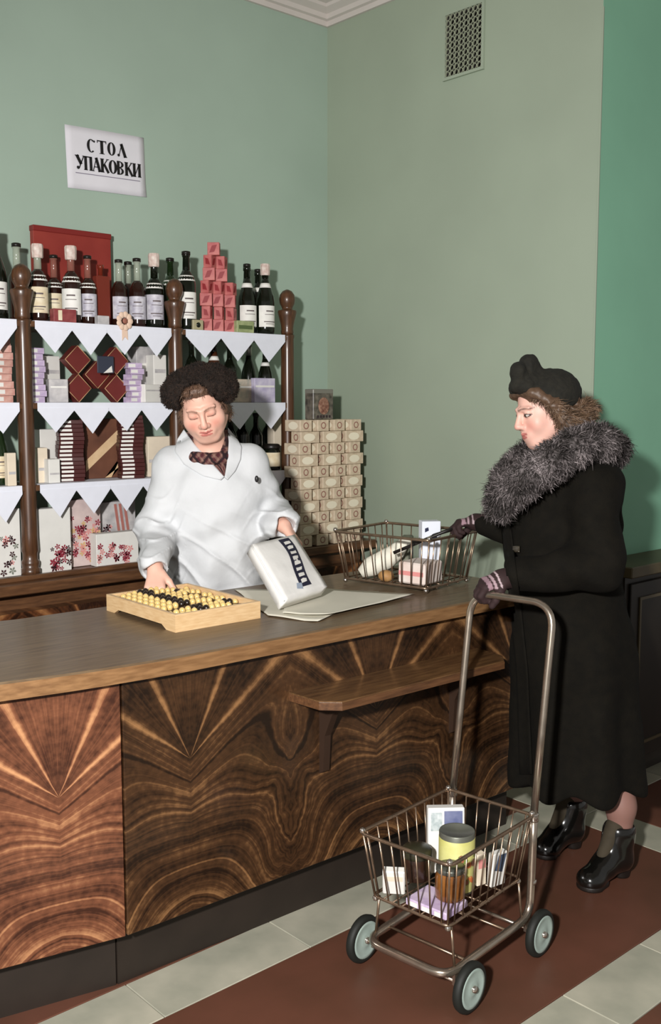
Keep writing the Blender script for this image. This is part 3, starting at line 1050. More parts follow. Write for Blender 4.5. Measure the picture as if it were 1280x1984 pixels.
t, w, h = box_px('darkening_box', 'dark box added to darken the back counter behind the clerk', 'carton', 440, 520, 962, 3.68, .886, .12, mat('darkening_card', (44, 34, 26), .7, var=.2))  # made-up dark box, added so the space behind the clerk reads as shade
MB().box((-w / 2 + .01, -.0012, h * .45), (w / 2 - .01, -.0002, h * .52)).build('paper_tape', m_brown, t)
t, w, h = box_px('darkening_box', 'dark box added to darken the back counter beside the end post', 'carton', 524, 556, 985, 3.74, .886, .10, MATS['darkening_card'])  # second made-up box, darkens the wall showing by the end post
MB().box((-w / 2 + .01, -.0012, h * .45), (w / 2 - .01, -.0002, h * .52)).build('paper_tape', m_brown, t)

# gift boxes with printed flowers on the back counter
f_red, f_dk, f_yel, f_pk = mat('print_crimson', (142, 44, 60), .6), mat('print_dark', (66, 36, 40), .6), mat('print_yellow', (206, 170, 110), .6), mat('print_pink', (214, 140, 136), .6)
f_grn = mat('print_grey_green', (120, 124, 112), .6)
zg = .886
for a, b, top, Y, dep, m, rz, lb, cols, n, reg, sd in [
    (-40, 38, 988, 3.63, .05, m_white_card, 0, 'white gift box with faint grey sprigs left of the post', [f_grn, f_pk, f_dk], 22, (.1, .9, .05, .6), 1),
    (72, 136, 985, 3.62, .05, m_white_card, 0, 'white gift box with crimson flowers low on its front', [f_red, f_dk, f_red], 26, (.40, .95, .04, .42), 2),
    (133, 194, 968, 3.67, .05, mat('pale_pink_card', (222, 202, 196), .6, rgb2=(190, 170, 168), scale=14), 0, 'tall gift box with a bouquet of crimson and yellow flowers', [f_red, f_dk, f_yel, f_pk, f_red], 52, (.08, .95, .04, .75), 3),
    (192, 262, 972, 3.72, .05, m_grey_card, 0, 'grey gift box with red stripes behind the flowered ones', [f_pk, f_dk], 8, (.05, .3, .3, .6), 4),
    (186, 268, 1032, 3.61, .05, m_white_card, 0, 'low white gift box with crimson flowers beside the clerk', [f_red, f_pk, f_red], 30, (.05, .8, .05, .62), 5),
]:
    t, w, h = box_px('flowered_gift_box', lb, 'gift box', a, b, top, Y, zg, dep, m, rz, 'flowered gift boxes on the back counter')
    flowers(t, w, h, cols, n, reg, sd)
    if sd == 4:
        mb = MB()
        for k in range(3):
            x = w * (.0 + .13 * k)
            mb.prism([(x, h * .42), (x + .012, h * .42), (x - .006, h * .96), (x - .018, h * .96)], -.0016, -.0004, axis='y')
        mb.build('printed_stripes', mat('print_terracotta', (172, 110, 100), .6), t)

# ------------------------------------------------------------------ tower of soap-like packets on the end of the back counter
m_soap = mat('cream_packet', (222, 204, 178), .6, rgb2=(196, 176, 150), scale=40)
m_soap_end = mat('cream_packet_end', (190, 164, 140), .6, rgb2=(206, 184, 160), scale=40)
m_oval = mat('packet_oval_print', (240, 230, 206), .6)
m_oval2 = mat('packet_ring_print', (150, 104, 92), .6)
PW, PD, PH = .112, .070, .052
XT0, YT0 = 2.958, 3.50
long_proto = end_proto = None
G = 'cream packets in the tower beside the shelving'


def packet_proto(loc, rz, label, long):
    t = thing('cream_packet', label, 'packet', loc, rz, G)
    MB().box((-PW / 2, -PD / 2, 0), (PW / 2, PD / 2, PH), .002).build('packet_body', m_soap, t)
    for sgn in (-1, 1):
        o = [(.034 * math.cos(2 * math.pi * k / 18) - .006, PH / 2 + .018 * math.sin(2 * math.pi * k / 18)) for k in range(18)]
        y0, y1 = (-PD / 2 - .0010, -PD / 2 - .0003) if sgn < 0 else (PD / 2 + .0003, PD / 2 + .0010)
        ov = MB().prism(o, y0, y1, axis='y').build('oval_print', m_oval, t)
    ring = MB()
    for k in range(12):
        a0, a1 = 2 * math.pi * k / 12, 2 * math.pi * (k + 1) / 12
        for sx in (-1, 1):
            x = sx * (PW / 2 + .0008)
            vs = [(x, .016 * math.cos(a0), PH / 2 + .016 * math.sin(a0)), (x, .016 * math.cos(a1), PH / 2 + .016 * math.sin(a1)),
                  (x, .011 * math.cos(a1), PH / 2 + .011 * math.sin(a1)), (x, .011 * math.cos(a0), PH / 2 + .011 * math.sin(a0))]
            ring.add(vs, [(0, 1, 2, 3)])
    ring.build('ring_print', m_oval2, t)['kind'] = 'stuff'
    return t


nrow = 11
for r in range(nrow):
    z = .887 + r * (PH + .0012)
    long = (r % 2 == 1)
    xs_ = [XT0 + .045 + k * .141 for k in range(3)] if long else [XT0 + .02 + k * .104 for k in range(4)]
    for k, x in enumerate(xs_):
        lb_ = 'cream packet %s in the tower, %s row up, %s from the shelving' % ('lengthwise' if long else 'endwise', ORD[r], ['nearest', 'second', 'third', 'fourth'][k])
        loc = (x + RNG.uniform(-.003, .003), YT0 + RNG.uniform(-.003, .003) + (0 if long else .018), z)
        rz = (0 if long else math.pi / 2) + RNG.uniform(-.04, .04)
        if long_proto is None:
            long_proto = packet_proto(loc, rz, lb_, True)
        else:
            dup(long_proto, loc, rz, lb_)
ztop = .887 + nrow * (PH + .0012)
p = at(618, 800, Y=3.50)
t = thing('patterned_tin', 'dark patterned tin standing on top of the tower of cream packets', 'tin', (p[0], 3.50, ztop))
MB().box((-.062, -.03, 0), (.062, .03, .138), .003).build('tin_body', mat('tin_dark', (62, 58, 52), .4, rgb2=(120, 112, 100), scale=38), t)
MB().box((-.0625, -.0305, .118), (.0625, .0305, .1395), .003).build('lid', mat('tin_lid', (120, 118, 108), .4), t)
mb = MB()
mb.ball((.002, -.031, .062), (.034, .0015, .040), 14, 8)
mb.build('oval_picture', mat('tin_picture', (104, 56, 46), .5, rgb2=(170, 132, 110), scale=60), t)
mb = MB()
for k in range(5):
    mb.box((-.04 + .018 * k, -.0312, .008), (-.028 + .018 * k, -.0302, .02))
mb.build('printed_letters', mat('tin_print', (54, 40, 44), .5), t)

# ------------------------------------------------------------------ notice on the wall
cA = [at(x, y, Y=YL - .004) for x, y in ((128, 243), (282, 266), (279, 383), (127, 362))]
cen = sum(cA) / 4
sg = thing('paper_notice', 'white paper notice with black lettering pinned to the mint wall', 'notice', (cen[0], YL - .0035, cen[2]), rot=(0, math.radians(-1.6), 0))
SW, SH = .372, .250
vs = []
nx_, nz_ = 12, 8
for j in range(nz_ + 1):
    for i in range(nx_ + 1):
        u, v_ = i / nx_, j / nz_
        y = -.0015 - .003 * abs(math.sin(u * 2.4 + v_)) * (u * (1 - u) * 4) - .004 * max(0, u - .85) * max(0, .2 - v_) * 30
        vs.append(((u - .5) * SW, y, (v_ - .5) * SH))
fs = [(j * (nx_ + 1) + i, j * (nx_ + 1) + i + 1, (j + 1) * (nx_ + 1) + i + 1, (j + 1) * (nx_ + 1) + i) for j in range(nz_) for i in range(nx_)]
sheet = MB().add(vs, fs, True).build('paper_sheet', mat('notice_paper', (222, 220, 226), .8, var=.03, scale=9), sg)
sol = sheet.modifiers.new('thick', 'SOLIDIFY'); sol.thickness = .0008; sol.offset = 0
m_ink = mat('black_ink', (18, 16, 16), .6)
TK, TN = .30, .10      # thick and thin stroke, in letter heights


def stroke(mb, a, b, w, X, Z, H):
    a, b = np.array(a, float), np.array(b, float)
    d = (b - a) / np.linalg.norm(b - a)
    n = np.array([-d[1], d[0]]) * w / 2
    q = [a - n, b - n, b + n, a + n]
    mb.prism([(X + p[0] * H, Z + p[1] * H) for p in q], -.0075, -.0068, axis='y')


def ringl(mb, X, Z, H, w, t_v, t_h, a0=0, a1=360):
    n = 20
    cx, cz = w / 2, .5
    for k in range(n):
        b0, b1 = math.radians(a0 + (a1 - a0) * k / n), math.radians(a0 + (a1 - a0) * (k + 1) / n)
        P = []
        for bb, o in ((b0, 1), (b1, 1), (b1, 0), (b0, 0)):
            rx, rz_ = (w / 2, .5) if o else (w / 2 - t_v, .5 - t_h)
            P.append((X + (cx + rx * math.cos(bb)) * H, Z + (cz + rz_ * math.sin(bb)) * H))
        mb.prism(P, -.0075, -.0068, axis='y')


def serif(mb, x, z, X, Z, H, w=.34):
    stroke(mb, (x - w / 2, z), (x + w / 2, z), .05, X, Z, H)


def letter(ch, X, Z, H):
    mb = MB()
    S = lambda a, b, w: stroke(mb, a, b, w, X, Z, H)
    if ch == 'С':
        ringl(mb, X, Z, H, .72, .22, .06, 48, 312)
        S((.60, .78), (.66, .92), .13)
    elif ch == 'Т':
        S((.40, 0), (.40, 1), .25); S((0, .96), (.80, .96), .08); S((.03, .80), (.03, 1), .06); S((.77, .80), (.77, 1), .06); serif(mb, .40, .025, X, Z, H, .45)
    elif ch == 'О':
        ringl(mb, X, Z, H, .72, .23, .06)
    elif ch == 'Л':
        S((.36, 1), (.70, 0), .25); S((.40, .95), (.14, .1), .06)
        mb.prism([(X + (.10 + .11 * math.cos(k * .7854)) * H, Z + (.12 + .11 * math.sin(k * .7854)) * H) for k in range(8)], -.0075, -.0068, axis='y')
        serif(mb, .70, .025, X, Z, H, .3)
    elif ch == 'У':
        S((.08, 1), (.42, .38), .24); S((.66, 1), (.24, .08), .07); serif(mb, .10, .975, X, Z, H); serif(mb, .66, .975, X, Z, H, .24)
        mb.prism([(X + (.16 + .12 * math.cos(k * .7854)) * H, Z + (.12 + .12 * math.sin(k * .7854)) * H) for k in range(8)], -.0075, -.0068, axis='y')
    elif ch == 'П':
        S((.15, 0), (.15, 1), .22); S((.58, 0), (.58, 1), .22); S((.05, .96), (.68, .96), .08); serif(mb, .15, .025, X, Z, H, .3); serif(mb, .58, .025, X, Z, H, .3)
    elif ch == 'А':
        S((.34, 1), (.62, 0), .23); S((.36, .95), (.06, .0), .06); S((.16, .32), (.52, .32), .06); serif(mb, .62, .025, X, Z, H, .3); serif(mb, .06, .025, X, Z, H, .22)
    elif ch == 'К':
        S((.15, 0), (.15, 1), .23); S((.24, .5), (.60, .97), .07); S((.32, .58), (.66, .0), .20); serif(mb, .15, .975, X, Z, H, .32); serif(mb, .15, .025, X, Z, H, .32); serif(mb, .62, .975, X, Z, H, .24)
    elif ch == 'В':
        S((.14, 0), (.14, 1), .22)
        for c0, hh in ((.75, .25), (.27, .27)):
            for k in range(8):
                b0, b1 = math.radians(-90 + 22.5 * k), math.radians(-90 + 22.5 * (k + 1))
                P = []
                for bb, o in ((b0, 1), (b1, 1), (b1, 0), (b0, 0)):
                    rx, rz_ = (.38, hh) if o else (.19, hh - .06)
                    P.append((X + (.22 + rx * math.cos(bb)) * H, Z + (c0 + rz_ * math.sin(bb)) * H))
                mb.prism(P, -.0075, -.0068, axis='y')
        S((.04, .97), (.24, .97), .05); S((.04, .03), (.24, .03), .05)
    elif ch == 'И':
        S((.15, 0), (.15, 1), .22); S((.60, 0), (.60, 1), .22); S((.20, .12), (.55, .9), .06); serif(mb, .15, .975, X, Z, H, .3); serif(mb, .60, .975, X, Z, H, .3); serif(mb, .15, .025, X, Z, H, .3); serif(mb, .60, .025, X, Z, H, .3)
    mb.build('letter', m_ink, sg)


x = -.092
for ch in 'СТОЛ':
    letter(ch, x, .028, .054)
    x += .0475
x = -.146
for ch in 'УПАКОВКИ':
    letter(ch, x, -.046, .056)
    x += .0385 if ch != 'У' else .036
MB().box((-.150, -.0075, -.0625), (.156, -.0068, -.0600)).build('underline', mat('grey_ink', (120, 112, 130), .6), sg)

# ------------------------------------------------------------------ wire baskets
m_wire = mat('worn_chrome_wire', (150, 128, 108), 0.32, metal=.85, var=.2, scale=30)
m_chrome = mat('chrome_tube', (190, 176, 160), 0.22, metal=.92, var=.12, scale=25)
m_knob = mat('chrome_knob', (214, 206, 196), 0.15, metal=.95)


def wire_basket(t, bx, by, rx, ry, z0, z1, nx, ny, prefix=''):
    """open basket: bottom half sizes bx, by; rim half sizes rx, ry"""
    rimP = [(-rx, -ry, z1), (rx, -ry, z1), (rx, ry, z1), (-rx, ry, z1)]
    botP = [(-bx, -by, z0), (bx, -by, z0), (bx, by, z0), (-bx, by, z0)]
    MB().tube(ring_pts(rimP, .022), .0052, 8, closed=True).build('rim', m_wire, t)
    MB().tube(ring_pts(botP, .020), .0042, 8, closed=True).build('bottom_frame', m_wire, t)
    for a, b, n in ((0, 1, nx), (1, 2, ny), (2, 3, nx), (3, 0, ny)):
        for k in range(n):
            u = (k + .5) / n * .96 + .02
            pb = np.array(botP[a]) * (1 - u) + np.array(botP[b]) * u
            pr = np.array(rimP[a]) * (1 - u) + np.array(rimP[b]) * u
            MB().tube([pb, pr], .0024, 6).build('side_wire', m_wire, t)
    for k in range(7):
        y = -by + 2 * by * (k + 1) / 8
        MB().tube([(-bx, y, z0 - .003), (bx, y, z0 - .003)], .0022, 6).build('bottom_wire', m_wire, t)
    for k in range(3):
        x = -bx + 2 * bx * (k + 1) / 4
        MB().tube([(x, -by, z0 - .007), (x, by, z0 - .007)], .0026, 6).build('bottom_wire', m_wire, t)
    for sx in (-1, 1):
        for sy in (-1, 1):
            MB().ball((sx * (rx - .005), sy * (ry - .005), z1 + .006), .0085, 10, 8).build('corner_knob', m_knob, t)
            MB().tube([(sx * (bx - .005), sy * (by - .005), z0), (sx * (rx - .006), sy * (ry - .006), z1)], .0034, 6).build('corner_wire', m_wire, t)
            MB().ball((sx * (bx - .006), sy * (by - .006), z0 - .008), .0085, 10, 8).build('foot_knob', m_knob, t)


# ------------------------------------------------------------------ shopping cart
CA = math.radians(6.3)
cart = thing('shopping_cart', 'chrome shopping cart with wire basket and four rubber wheels', 'cart', (2.01, 1.74, 0), CA)
wire_basket(cart, .177, .125, .205, .147, .22, .400, 9, 7)
rim_l = [(.20, .135, .405), (.20, .135, .405)]
pts = [(.30, -.10, .985), (.300, -.138, .97), (.278, -.138, .80), (.218, -.138, .40), (.214, -.138, .25), (.205, -.138, .105), (-.19, -.132, .095),
       (-.19, .132, .095), (.205, .138, .105), (.214, .138, .25), (.218, .138, .40), (.278, .138, .80), (.300, .138, .97), (.30, .10, .985)]
fr = arc_pts([(.296, -.138, .985 - .05)] + pts[2:6], .05, 6)
frame_path = arc_pts([(.218, -.138, .40), (.214, -.138, .25), (.207, -.138, .100), (-.195, -.132, .095), (-.195, .132, .095), (.207, .138, .100), (.214, .138, .25), (.218, .138, .40)], .055, 7)
MB().tube(frame_path, .0115, 10).build('chassis_tube', m_chrome, cart)
hp = arc_pts([(.218, -.138, .40), (.262, -.138, .70), (.304, -.138, .985), (.304, .138, .985), (.262, .138, .70), (.218, .138, .40)], .075, 9)
MB().tube(hp, .0108, 10).build('handle_tube', m_chrome, cart)
for sy in (-1, 1):
    MB().lathe([(.0135, -.012), (.0145, -.008), (.0145, .008), (.0135, .012)], 12, (.217, sy * .138, .39)).build('tube_collar', m_knob, cart)
    MB().lathe([(.0128, -.006), (.0135, 0), (.0128, .006)], 12, (.215, sy * .138, .20)).build('tube_collar', m_knob, cart)
for x in (-.153, .214 - .015):
    MB().tube([(x, -.185, .066), (x, .185, .066)], .0055, 8).build('axle', m_chrome, cart)
    for sy in (-1, 1):
        MB().box((x - .012, sy * .135 - .004, .060), (x + .012, sy * .135 + .004, .098)).build('axle_bracket', m_chrome, cart)
for x in (-.10, .10):
    MB().tube([(x, -.135, .098), (x, .135, .098)], .004, 6).build('cross_wire', m_wire, cart)
for sx in (-1, 1):
    for sy in (-1, 1):
        MB().tube([(sx * .165 + .01, sy * .118, .212), (sx * .165 + .01, sy * .130, .105)], .004, 6).build('basket_strut', m_wire, cart)
m_rubber = mat('black_rubber', (24, 26, 22), 0.65, var=.2)
m_hub = mat('grey_green_wheel_disc', (156, 172, 164), 0.45, var=.10, scale=30)
wheel_mesh = {}
for x in (-.153, .199):
    for sy in (-1, 1):
        w = MB().lathe([(.050, -.012), (.058, -.0125), (.064, -.009), (.0665, 0), (.064, .009), (.058, .0125), (.050, .012)], 36, (0, 0, 0), axis='y', ring=True).build('wheel', m_rubber, cart, (x, sy * .176, .0665))
        MB().lathe([(.0, -.0100), (.012, -.0135), (.020, -.0115), (.034, -.0095), (.043, -.0125), (.051, -.0130), (.052, -.0115), (.052, .0115), (.051, .0130), (.043, .0125),
                    (.034, .0095), (.020, .0115), (.012, .0135), (.0, .0100)], 32, (0, 0, 0), axis='y').build('wheel_disc', m_hub, w)
        MB().lathe([(.0, -.021), (.006, -.021), (.009, -.018), (.010, -.012), (.010, .012), (.009, .018), (.006, .021), (.0, .021)], 14, (0, 0, 0), axis='y').build('hub_nut', m_knob, w)


def in_cart(x, y, z):
    c, s = math.cos(CA), math.sin(CA)
    return (2.01 + c * x - s * y, 1.74 + s * x + c * y, z)


ZC = .226
# tall can
t = thing('food_can', 'tall tin can with a yellow picture label standing in the cart', 'can', in_cart(-.004, -.030, ZC))
MB().lathe([(.046, 0), (.049, .002), (.049, .164), (.0475, .167), (.0465, .164), (.0, .161)], 28).build('can_body', mat('tin_metal', (120, 122, 112), .4, metal=.6), t)
lab = MB().lathe([(.0493, .008), (.0496, .0085), (.0496, .150), (.0493, .1505)], 28).build('paper_label', mat('yellow_label', (188, 184, 104), .5, rgb2=(206, 204, 138), scale=18), t)
mb = MB()
r_ = np.random.default_rng(3)
cols = [mat('label_orange', (200, 110, 60), .5), mat('label_green', (110, 126, 62), .5), mat('label_brown', (150, 92, 66), .5)]
for ci, c in enumerate(cols):
    mb = MB()
    for k in range(9):
        a = math.radians(-150 + r_.uniform(0, 120)); z = r_.uniform(.03, .125); s = r_.uniform(.006, .013)
        vs = []
        for q in range(7):
            b_ = 2 * math.pi * q / 7
            aa = a + s * math.cos(b_) / .0498
            vs.append(((.0500 + .0002 * ci) * math.cos(aa), (.0500 + .0002 * ci) * math.sin(aa), z + s * .8 * math.sin(b_)))
        mb.add(vs, [tuple(range(7))])
    mb.build('printed_vegetables', c, t)['kind'] = 'stuff'
# wide jar with dark lid
t = thing('lidded_jar', 'wide jar with a large dark lid in the cart', 'jar', in_cart(-.062, .062, ZC + .022))
MB().lathe([(.034, 0), (.038, .004), (.038, .062), (.034, .068)], 24).build('jar_body', mat('dark_brown_jar', (48, 32, 24), .2, coat=.3), t)
MB().lathe([(.040, .064), (.042, .066), (.042, .084), (.036, .090), (.012, .095), (.0, .095)], 24).build('lid', mat('dark_olive_lid', (46, 44, 30), .35), t)
# glass jar with brown preserve
t = thing('glass_jar', 'small glass jar of brown preserve at the cart corner', 'jar', in_cart(-.092, -.070, ZC + .022))
MB().lathe([(.034, 0), (.039, .004), (.040, .012), (.040, .062), (.036, .070), (.034, .076)], 24).build('jar_body', mat('preserve_brown', (104, 62, 28), .12, rgb2=(132, 84, 38), scale=22, coat=.5), t)
MB().lathe([(.0365, .074), (.038, .076), (.038, .086), (.034, .089), (.0, .089)], 24).build('lid', mat('grey_metal_lid', (110, 112, 104), .3, metal=.7), t)
# cartons and packets
t = thing('picture_carton', 'tall white carton with a blue picture behind the can', 'carton', in_cart(.062, .052, ZC), CA - .75, rot=(math.radians(-5), 0, CA - .80))
MB().box((-.052, -.016, 0), (.052, .016, .185), .002).build('box_body', m_white_card, t)
MB().box((-.006, -.0172, .118), (.046, -.0162, .176)).build('blue_picture', mat('blue_picture', (84, 92, 130), .5, rgb2=(120, 126, 156), scale=30), t)
MB().box((-.044, -.0172, .120), (-.012, -.0162, .172)).build('grey_figure', mat('grey_picture', (150, 164, 166), .5, rgb2=(206, 212, 212), scale=60), t)
MB().box((-.006, -.0172, .03), (.046, -.0162, .09)).build('lower_picture', MATS['blue_picture'], t)
t = thing('lilac_packet', 'flat lilac packet lying at the front of the cart basket', 'packet', in_cart(-.118, -.055, ZC), CA)
MB().box((-.050, -.056, 0), (.050, .075, .020), .003).build('packet_body', m_lilac, t)
for k in range(3):
    MB().box((-.052, -.045 + .04 * k, .004), (-.0503, -.02 + .04 * k, .016)).build('printed_panel', m_white_card, t)
t = thing('white_packet', 'small white packet leaning in the left front of the cart', 'packet', in_cart(-.135, .084, ZC + .002), rot=(math.radians(14), 0, CA - .95))
MB().box((-.030, -.012, 0), (.030, .012, .075), .003).build('packet_body', m_white_card, t)
MB().box((-.024, -.0132, .045), (.024, -.0122, .060)).build('printed_stripe', m_cream_card, t)
t = thing('blue_packet', 'small blue and white packet at the side wires of the cart', 'packet', in_cart(.088, -.098, ZC), rot=(math.radians(4), 0, CA - .25))
MB().box((-.026, -.010, 0), (.026, .010, .098), .002).build('packet_body', m_white_card, t)
MB().prism([(-.018, .05), (.010, .04), (.022, .092), (-.006, .092)], -.0112, -.0102, axis='y').build('blue_print', mat('slate_blue_print', (70, 82, 104), .5), t)
t = thing('small_carton', 'small pale carton next to the can in the cart', 'carton', in_cart(.060, -.060, ZC), CA - .3)
MB().box((-.016, -.014, 0), (.016, .014, .090), .002).build('box_body', m_cream_card, t)
MB().box((-.012, -.0152, .05), (.012, -.0142, .075)).build('printed_stripe', f_pk, t)

# ------------------------------------------------------------------ basket on the worktop
BA = math.radians(9.9)
BZ = .90
bk = thing('wire_basket', 'chrome wire shopping basket full of parcels on the worktop', 'basket', (2.60, 2.47, BZ), BA)
wire_basket(bk, .141, .178, .165, .204, .020, .190, 7, 9)
m_grip = mat('black_grip', (26, 22, 20), .45)
MB().tube(arc_pts([(-.125, -.030, .128), (-.02, -.196, .2145), (.05, -.196, .2145), (.02, -.01, .150)], .03, 6), .0058, 8).build('bail_handle', m_grip, bk)


def in_basket(x, y, z):
    c, s = math.cos(BA), math.sin(BA)
    return (2.60 + c * x - s * y, 2.47 + s * x + c * y, BZ + z)


# cone of white wrapping paper
t = thing('paper_parcel', 'white paper parcel leaning against the basket side', 'parcel', in_basket(-.050, .080, .034), BA)
prof = [((-.045, .055, .0), .018), ((-.02, .03, .022), .036), ((.02, -.012, .050), .038), ((.05, -.045, .082), .030), ((.072, -.065, .108), .012)]
mbp = MB().tube([p for p, r in prof], [r for p, r in prof], 14)
mbp.build('wrapped_body', mat('wrapping_paper_white', (226, 222, 206), .75, var=.05, scale=30, bump=.25, bscale=45), t)
MB().tube([(.045, -.04, .085), (.075, -.062, .112), (.09, -.085, .108)], [.026, .020, .004], 10).build('twisted_end', MATS['wrapping_paper_white'], t)
t = thing('milk_carton', 'tall white carton with blue marks standing in the basket', 'carton', in_basket(.045, -.070, .024), BA - .75)
MB().box((-.034, -.026, 0), (.034, .026, .205), .002).build('box_body', mat('bright_white_card', (226, 230, 240), .6), t)
mk = mat('navy_print', (34, 38, 66), .5)
MB().prism([(-.024, .166), (-.010, .172), (-.012, .184), (-.024, .180)], -.0272, -.0262, axis='y').build('printed_mark', mk, t)
MB().prism([(-.028, .130), (.020, .146), (.020, .152), (-.028, .140)], -.0272, -.0262, axis='y').build('printed_mark', mk, t)
t = thing('striped_parcel', 'low pinkish white parcel in the near corner of the basket', 'parcel', in_basket(-.060, -.100, .024), BA)
MB().box((-.060, -.055, 0), (.060, .055, .075), .006).build('parcel_body', mat('pinkish_paper', (216, 196, 186), .7, rgb2=(228, 218, 210), scale=14), t)
MB().box((-.0615, -.05, .03), (-.0603, .05, .045)).build('printed_stripe', f_pk, t)
t = thing('brown_loaf', 'small round brown bun at the bottom of the basket', 'bun', in_basket(-.112, .010, .020), BA)
MB().ball((0, 0, .021), (.026, .030, .021), 16, 10).build('crust', mat('bread_crust', (150, 108, 62), .6, rgb2=(196, 156, 104), scale=30), t)
t = thing('dark_packet', 'dark crinkled packet between the parcels in the basket', 'packet', in_basket(.085, .055, .024), BA + .4)
MB().box((-.035, -.02, 0), (.035, .02, .135), .004).build('packet_body', mat('dark_green_packet', (70, 74, 60), .4, rgb2=(130, 130, 112), scale=30), t)
MB().box((-.025, -.0212, .06), (.025, -.0202, .10)).build('printed_stripe', m_grey_card, t)

# ------------------------------------------------------------------ abacus
ab = thing('abacus', 'pale wooden abacus with rows of yellow and black beads', 'abacus', (1.543, 2.364, .9), math.radians(-1.5))
AW, AD, AH = .300, .405, .052
m_pale = mat('pale_beech', (204, 168, 122), .45, rgb2=(220, 188, 144), scale=12, stretch=(2, 2, 14))
prof = [(0, 0), (.05, 0), (.075, .013), (.33, .013), (.355, 0), (AD, 0), (AD, AH), (0, AH)]
for x0 in (0, AW - .011):
    MB().prism(prof, x0, x0 + .011, axis='x').build('side_rail', m_pale, ab)
MB().box((.011, 0, .0), (AW - .011, .011, AH)).build('end_rail', m_pale, ab)
MB().box((.011, AD - .011, .0), (AW - .011, AD, AH)).build('end_rail', m_pale, ab)
MB().box((.011, .011, .013), (AW - .011, AD - .011, .017)).build('base_board', mat('abacus_base', (150, 116, 78), .5, rgb2=(170, 134, 94), scale=14), ab)
NR = 11
m_bead = mat('yellow_bead', (222, 190, 122), .3, coat=.3)
m_bead_d = mat('black_bead', (36, 26, 18), .3, coat=.3)
bead_me = {}
for r in range(NR):
    y = .030 + r * (AD - .058) / (NR - 1)
    arch = lambda x: .034 + .016 * math.sin(math.pi * x / AW)
    MB().tube([(x, y, arch(x)) for x in np.linspace(.006, AW - .006, 9)], .0013, 5).build('wire', m_wire, ab)
    n = 4 if r in (2, ) else 10
    shift = [0, 0, 6, 0, 3, 0, 2, 0, 5, 0, 1][r]
    for k in range(n):
        right = k >= n - shift
        s = .0200
        x = .024 + k * s if not right else AW - .024 - (n - 1 - k) * s
        dark = (k in (4, 5)) if n == 10 else (k in (1, 2))
        key = dark
        if key not in bead_me:
            me_o = MB().lathe([(.002, -.0085), (.0075, -.0072), (.0112, -.002), (.0112, .002), (.0075, .0072), (.002, .0085)], 12, axis='x').build('bead', m_bead_d if dark else m_bead, ab)
            bead_me[key] = me_o
            o = me_o
        else:
            o = bead_me[key].copy()
            COL.objects.link(o)
            o.parent = ab
        o.location = (x, y, arch(x))

# ------------------------------------------------------------------ wrapping paper on the worktop
m_wrap = mat('wrapping_paper', (212, 208, 192), .8, var=.03, scale=6, bump=.12, bscale=9)


def paper(name, label, pts, z, curl, seed):
    r = np.random.default_rng(seed)
    P = [np.array(p, float) for p in pts]
    c = sum(P) / len(P)
    t = thing(name, label, 'paper', (c[0], c[1], z))
    n = 14
    A, B_, C_, D_ = P
    vs = []
    for j in range(n + 1):
        for i in range(n + 1):
            u, v_ = i / n, j / n
            p = A * (1 - u) * (1 - v_) + B_ * u * (1 - v_) + C_ * u * v_ + D_ * (1 - u) * v_ - c
            zz = .0012 + .003 * abs(math.sin(3.1 * u + seed) * math.cos(2.7 * v_)) + curl * (max(0, u - .8) ** 2 * 8 + max(0, .15 - v_) ** 2 * 12)
            vs.append((p[0] + .004 * math.sin(9 * v_ + seed), p[1] + .004 * math.sin(8 * u), zz))
    fs = [(j * (n + 1) + i, j * (n + 1) + i + 1, (j + 1) * (n + 1) + i + 1, (j + 1) * (n + 1) + i) for j in range(n) for i in range(n)]
    o = MB().add(vs, fs, True).build('paper_sheet', m_wrap, t)
    s = o.modifiers.new('thick', 'SOLIDIFY')
    s.thickness = .0008
    MB().tube([vs[i] for i in range(n + 1)], .0011, 5).build('front_edge', m_wrap, t)


paper('wrapping_sheet', 'lower cream wrapping sheet reaching over towards the front edge', [(1.868, 2.355), (1.925, 2.185), (2.40, 2.40), (2.06, 2.78)], .9004, .004, 1)
paper('wrapping_sheet', 'upper cream wrapping sheet under the inscribed packet with a curled edge', [(1.905, 2.33), (1.99, 2.21), (2.435, 2.265), (2.24, 2.66)], .9062, .008, 2)

# ------------------------------------------------------------------ packet the clerk is holding
bl, br = at(552, 1162, Z=.946), at(634, 1136, Z=.952)
tl = at(490, 1053, D=3.28)
tr = at(572, 1036, D=3.34)
ex = br - bl
wdt = np.linalg.norm(ex); ex /= wdt
ez = (tl + tr) / 2 - (bl + br) / 2
hgt = np.linalg.norm(ez)
ez = ez - ex * (ez @ ex); ez /= np.linalg.norm(ez)
ey = np.cross(ez, ex)
Mx = Matrix(((ex[0], ey[0], ez[0]), (ex[1], ey[1], ez[1]), (ex[2], ey[2], ez[2])))
t = thing('inscribed_packet', 'white paper packet with a dark blue inscribed band held by the clerk', 'packet', bl, rot=Mx.to_euler())
shear = float(((tl + tr) / 2 - (bl + br) / 2) @ ex)
W_, H_ = float(wdt), float(np.linalg.norm(((tl + tr) / 2 - (bl + br) / 2) - ex * shear))
th = .042
nU, nV = 12, 14


def pkt(u, v_, front):
    bul = .010 * math.sin(math.pi * u) * math.sin(math.pi * min(1, max(0, v_)))
    cr = .0012 * math.sin(13 * u + 5 * v_) * math.sin(9 * v_)
    y = (-bul - cr) if front else th + bul
    return (u * W_ + shear * v_, y, v_ * H_)


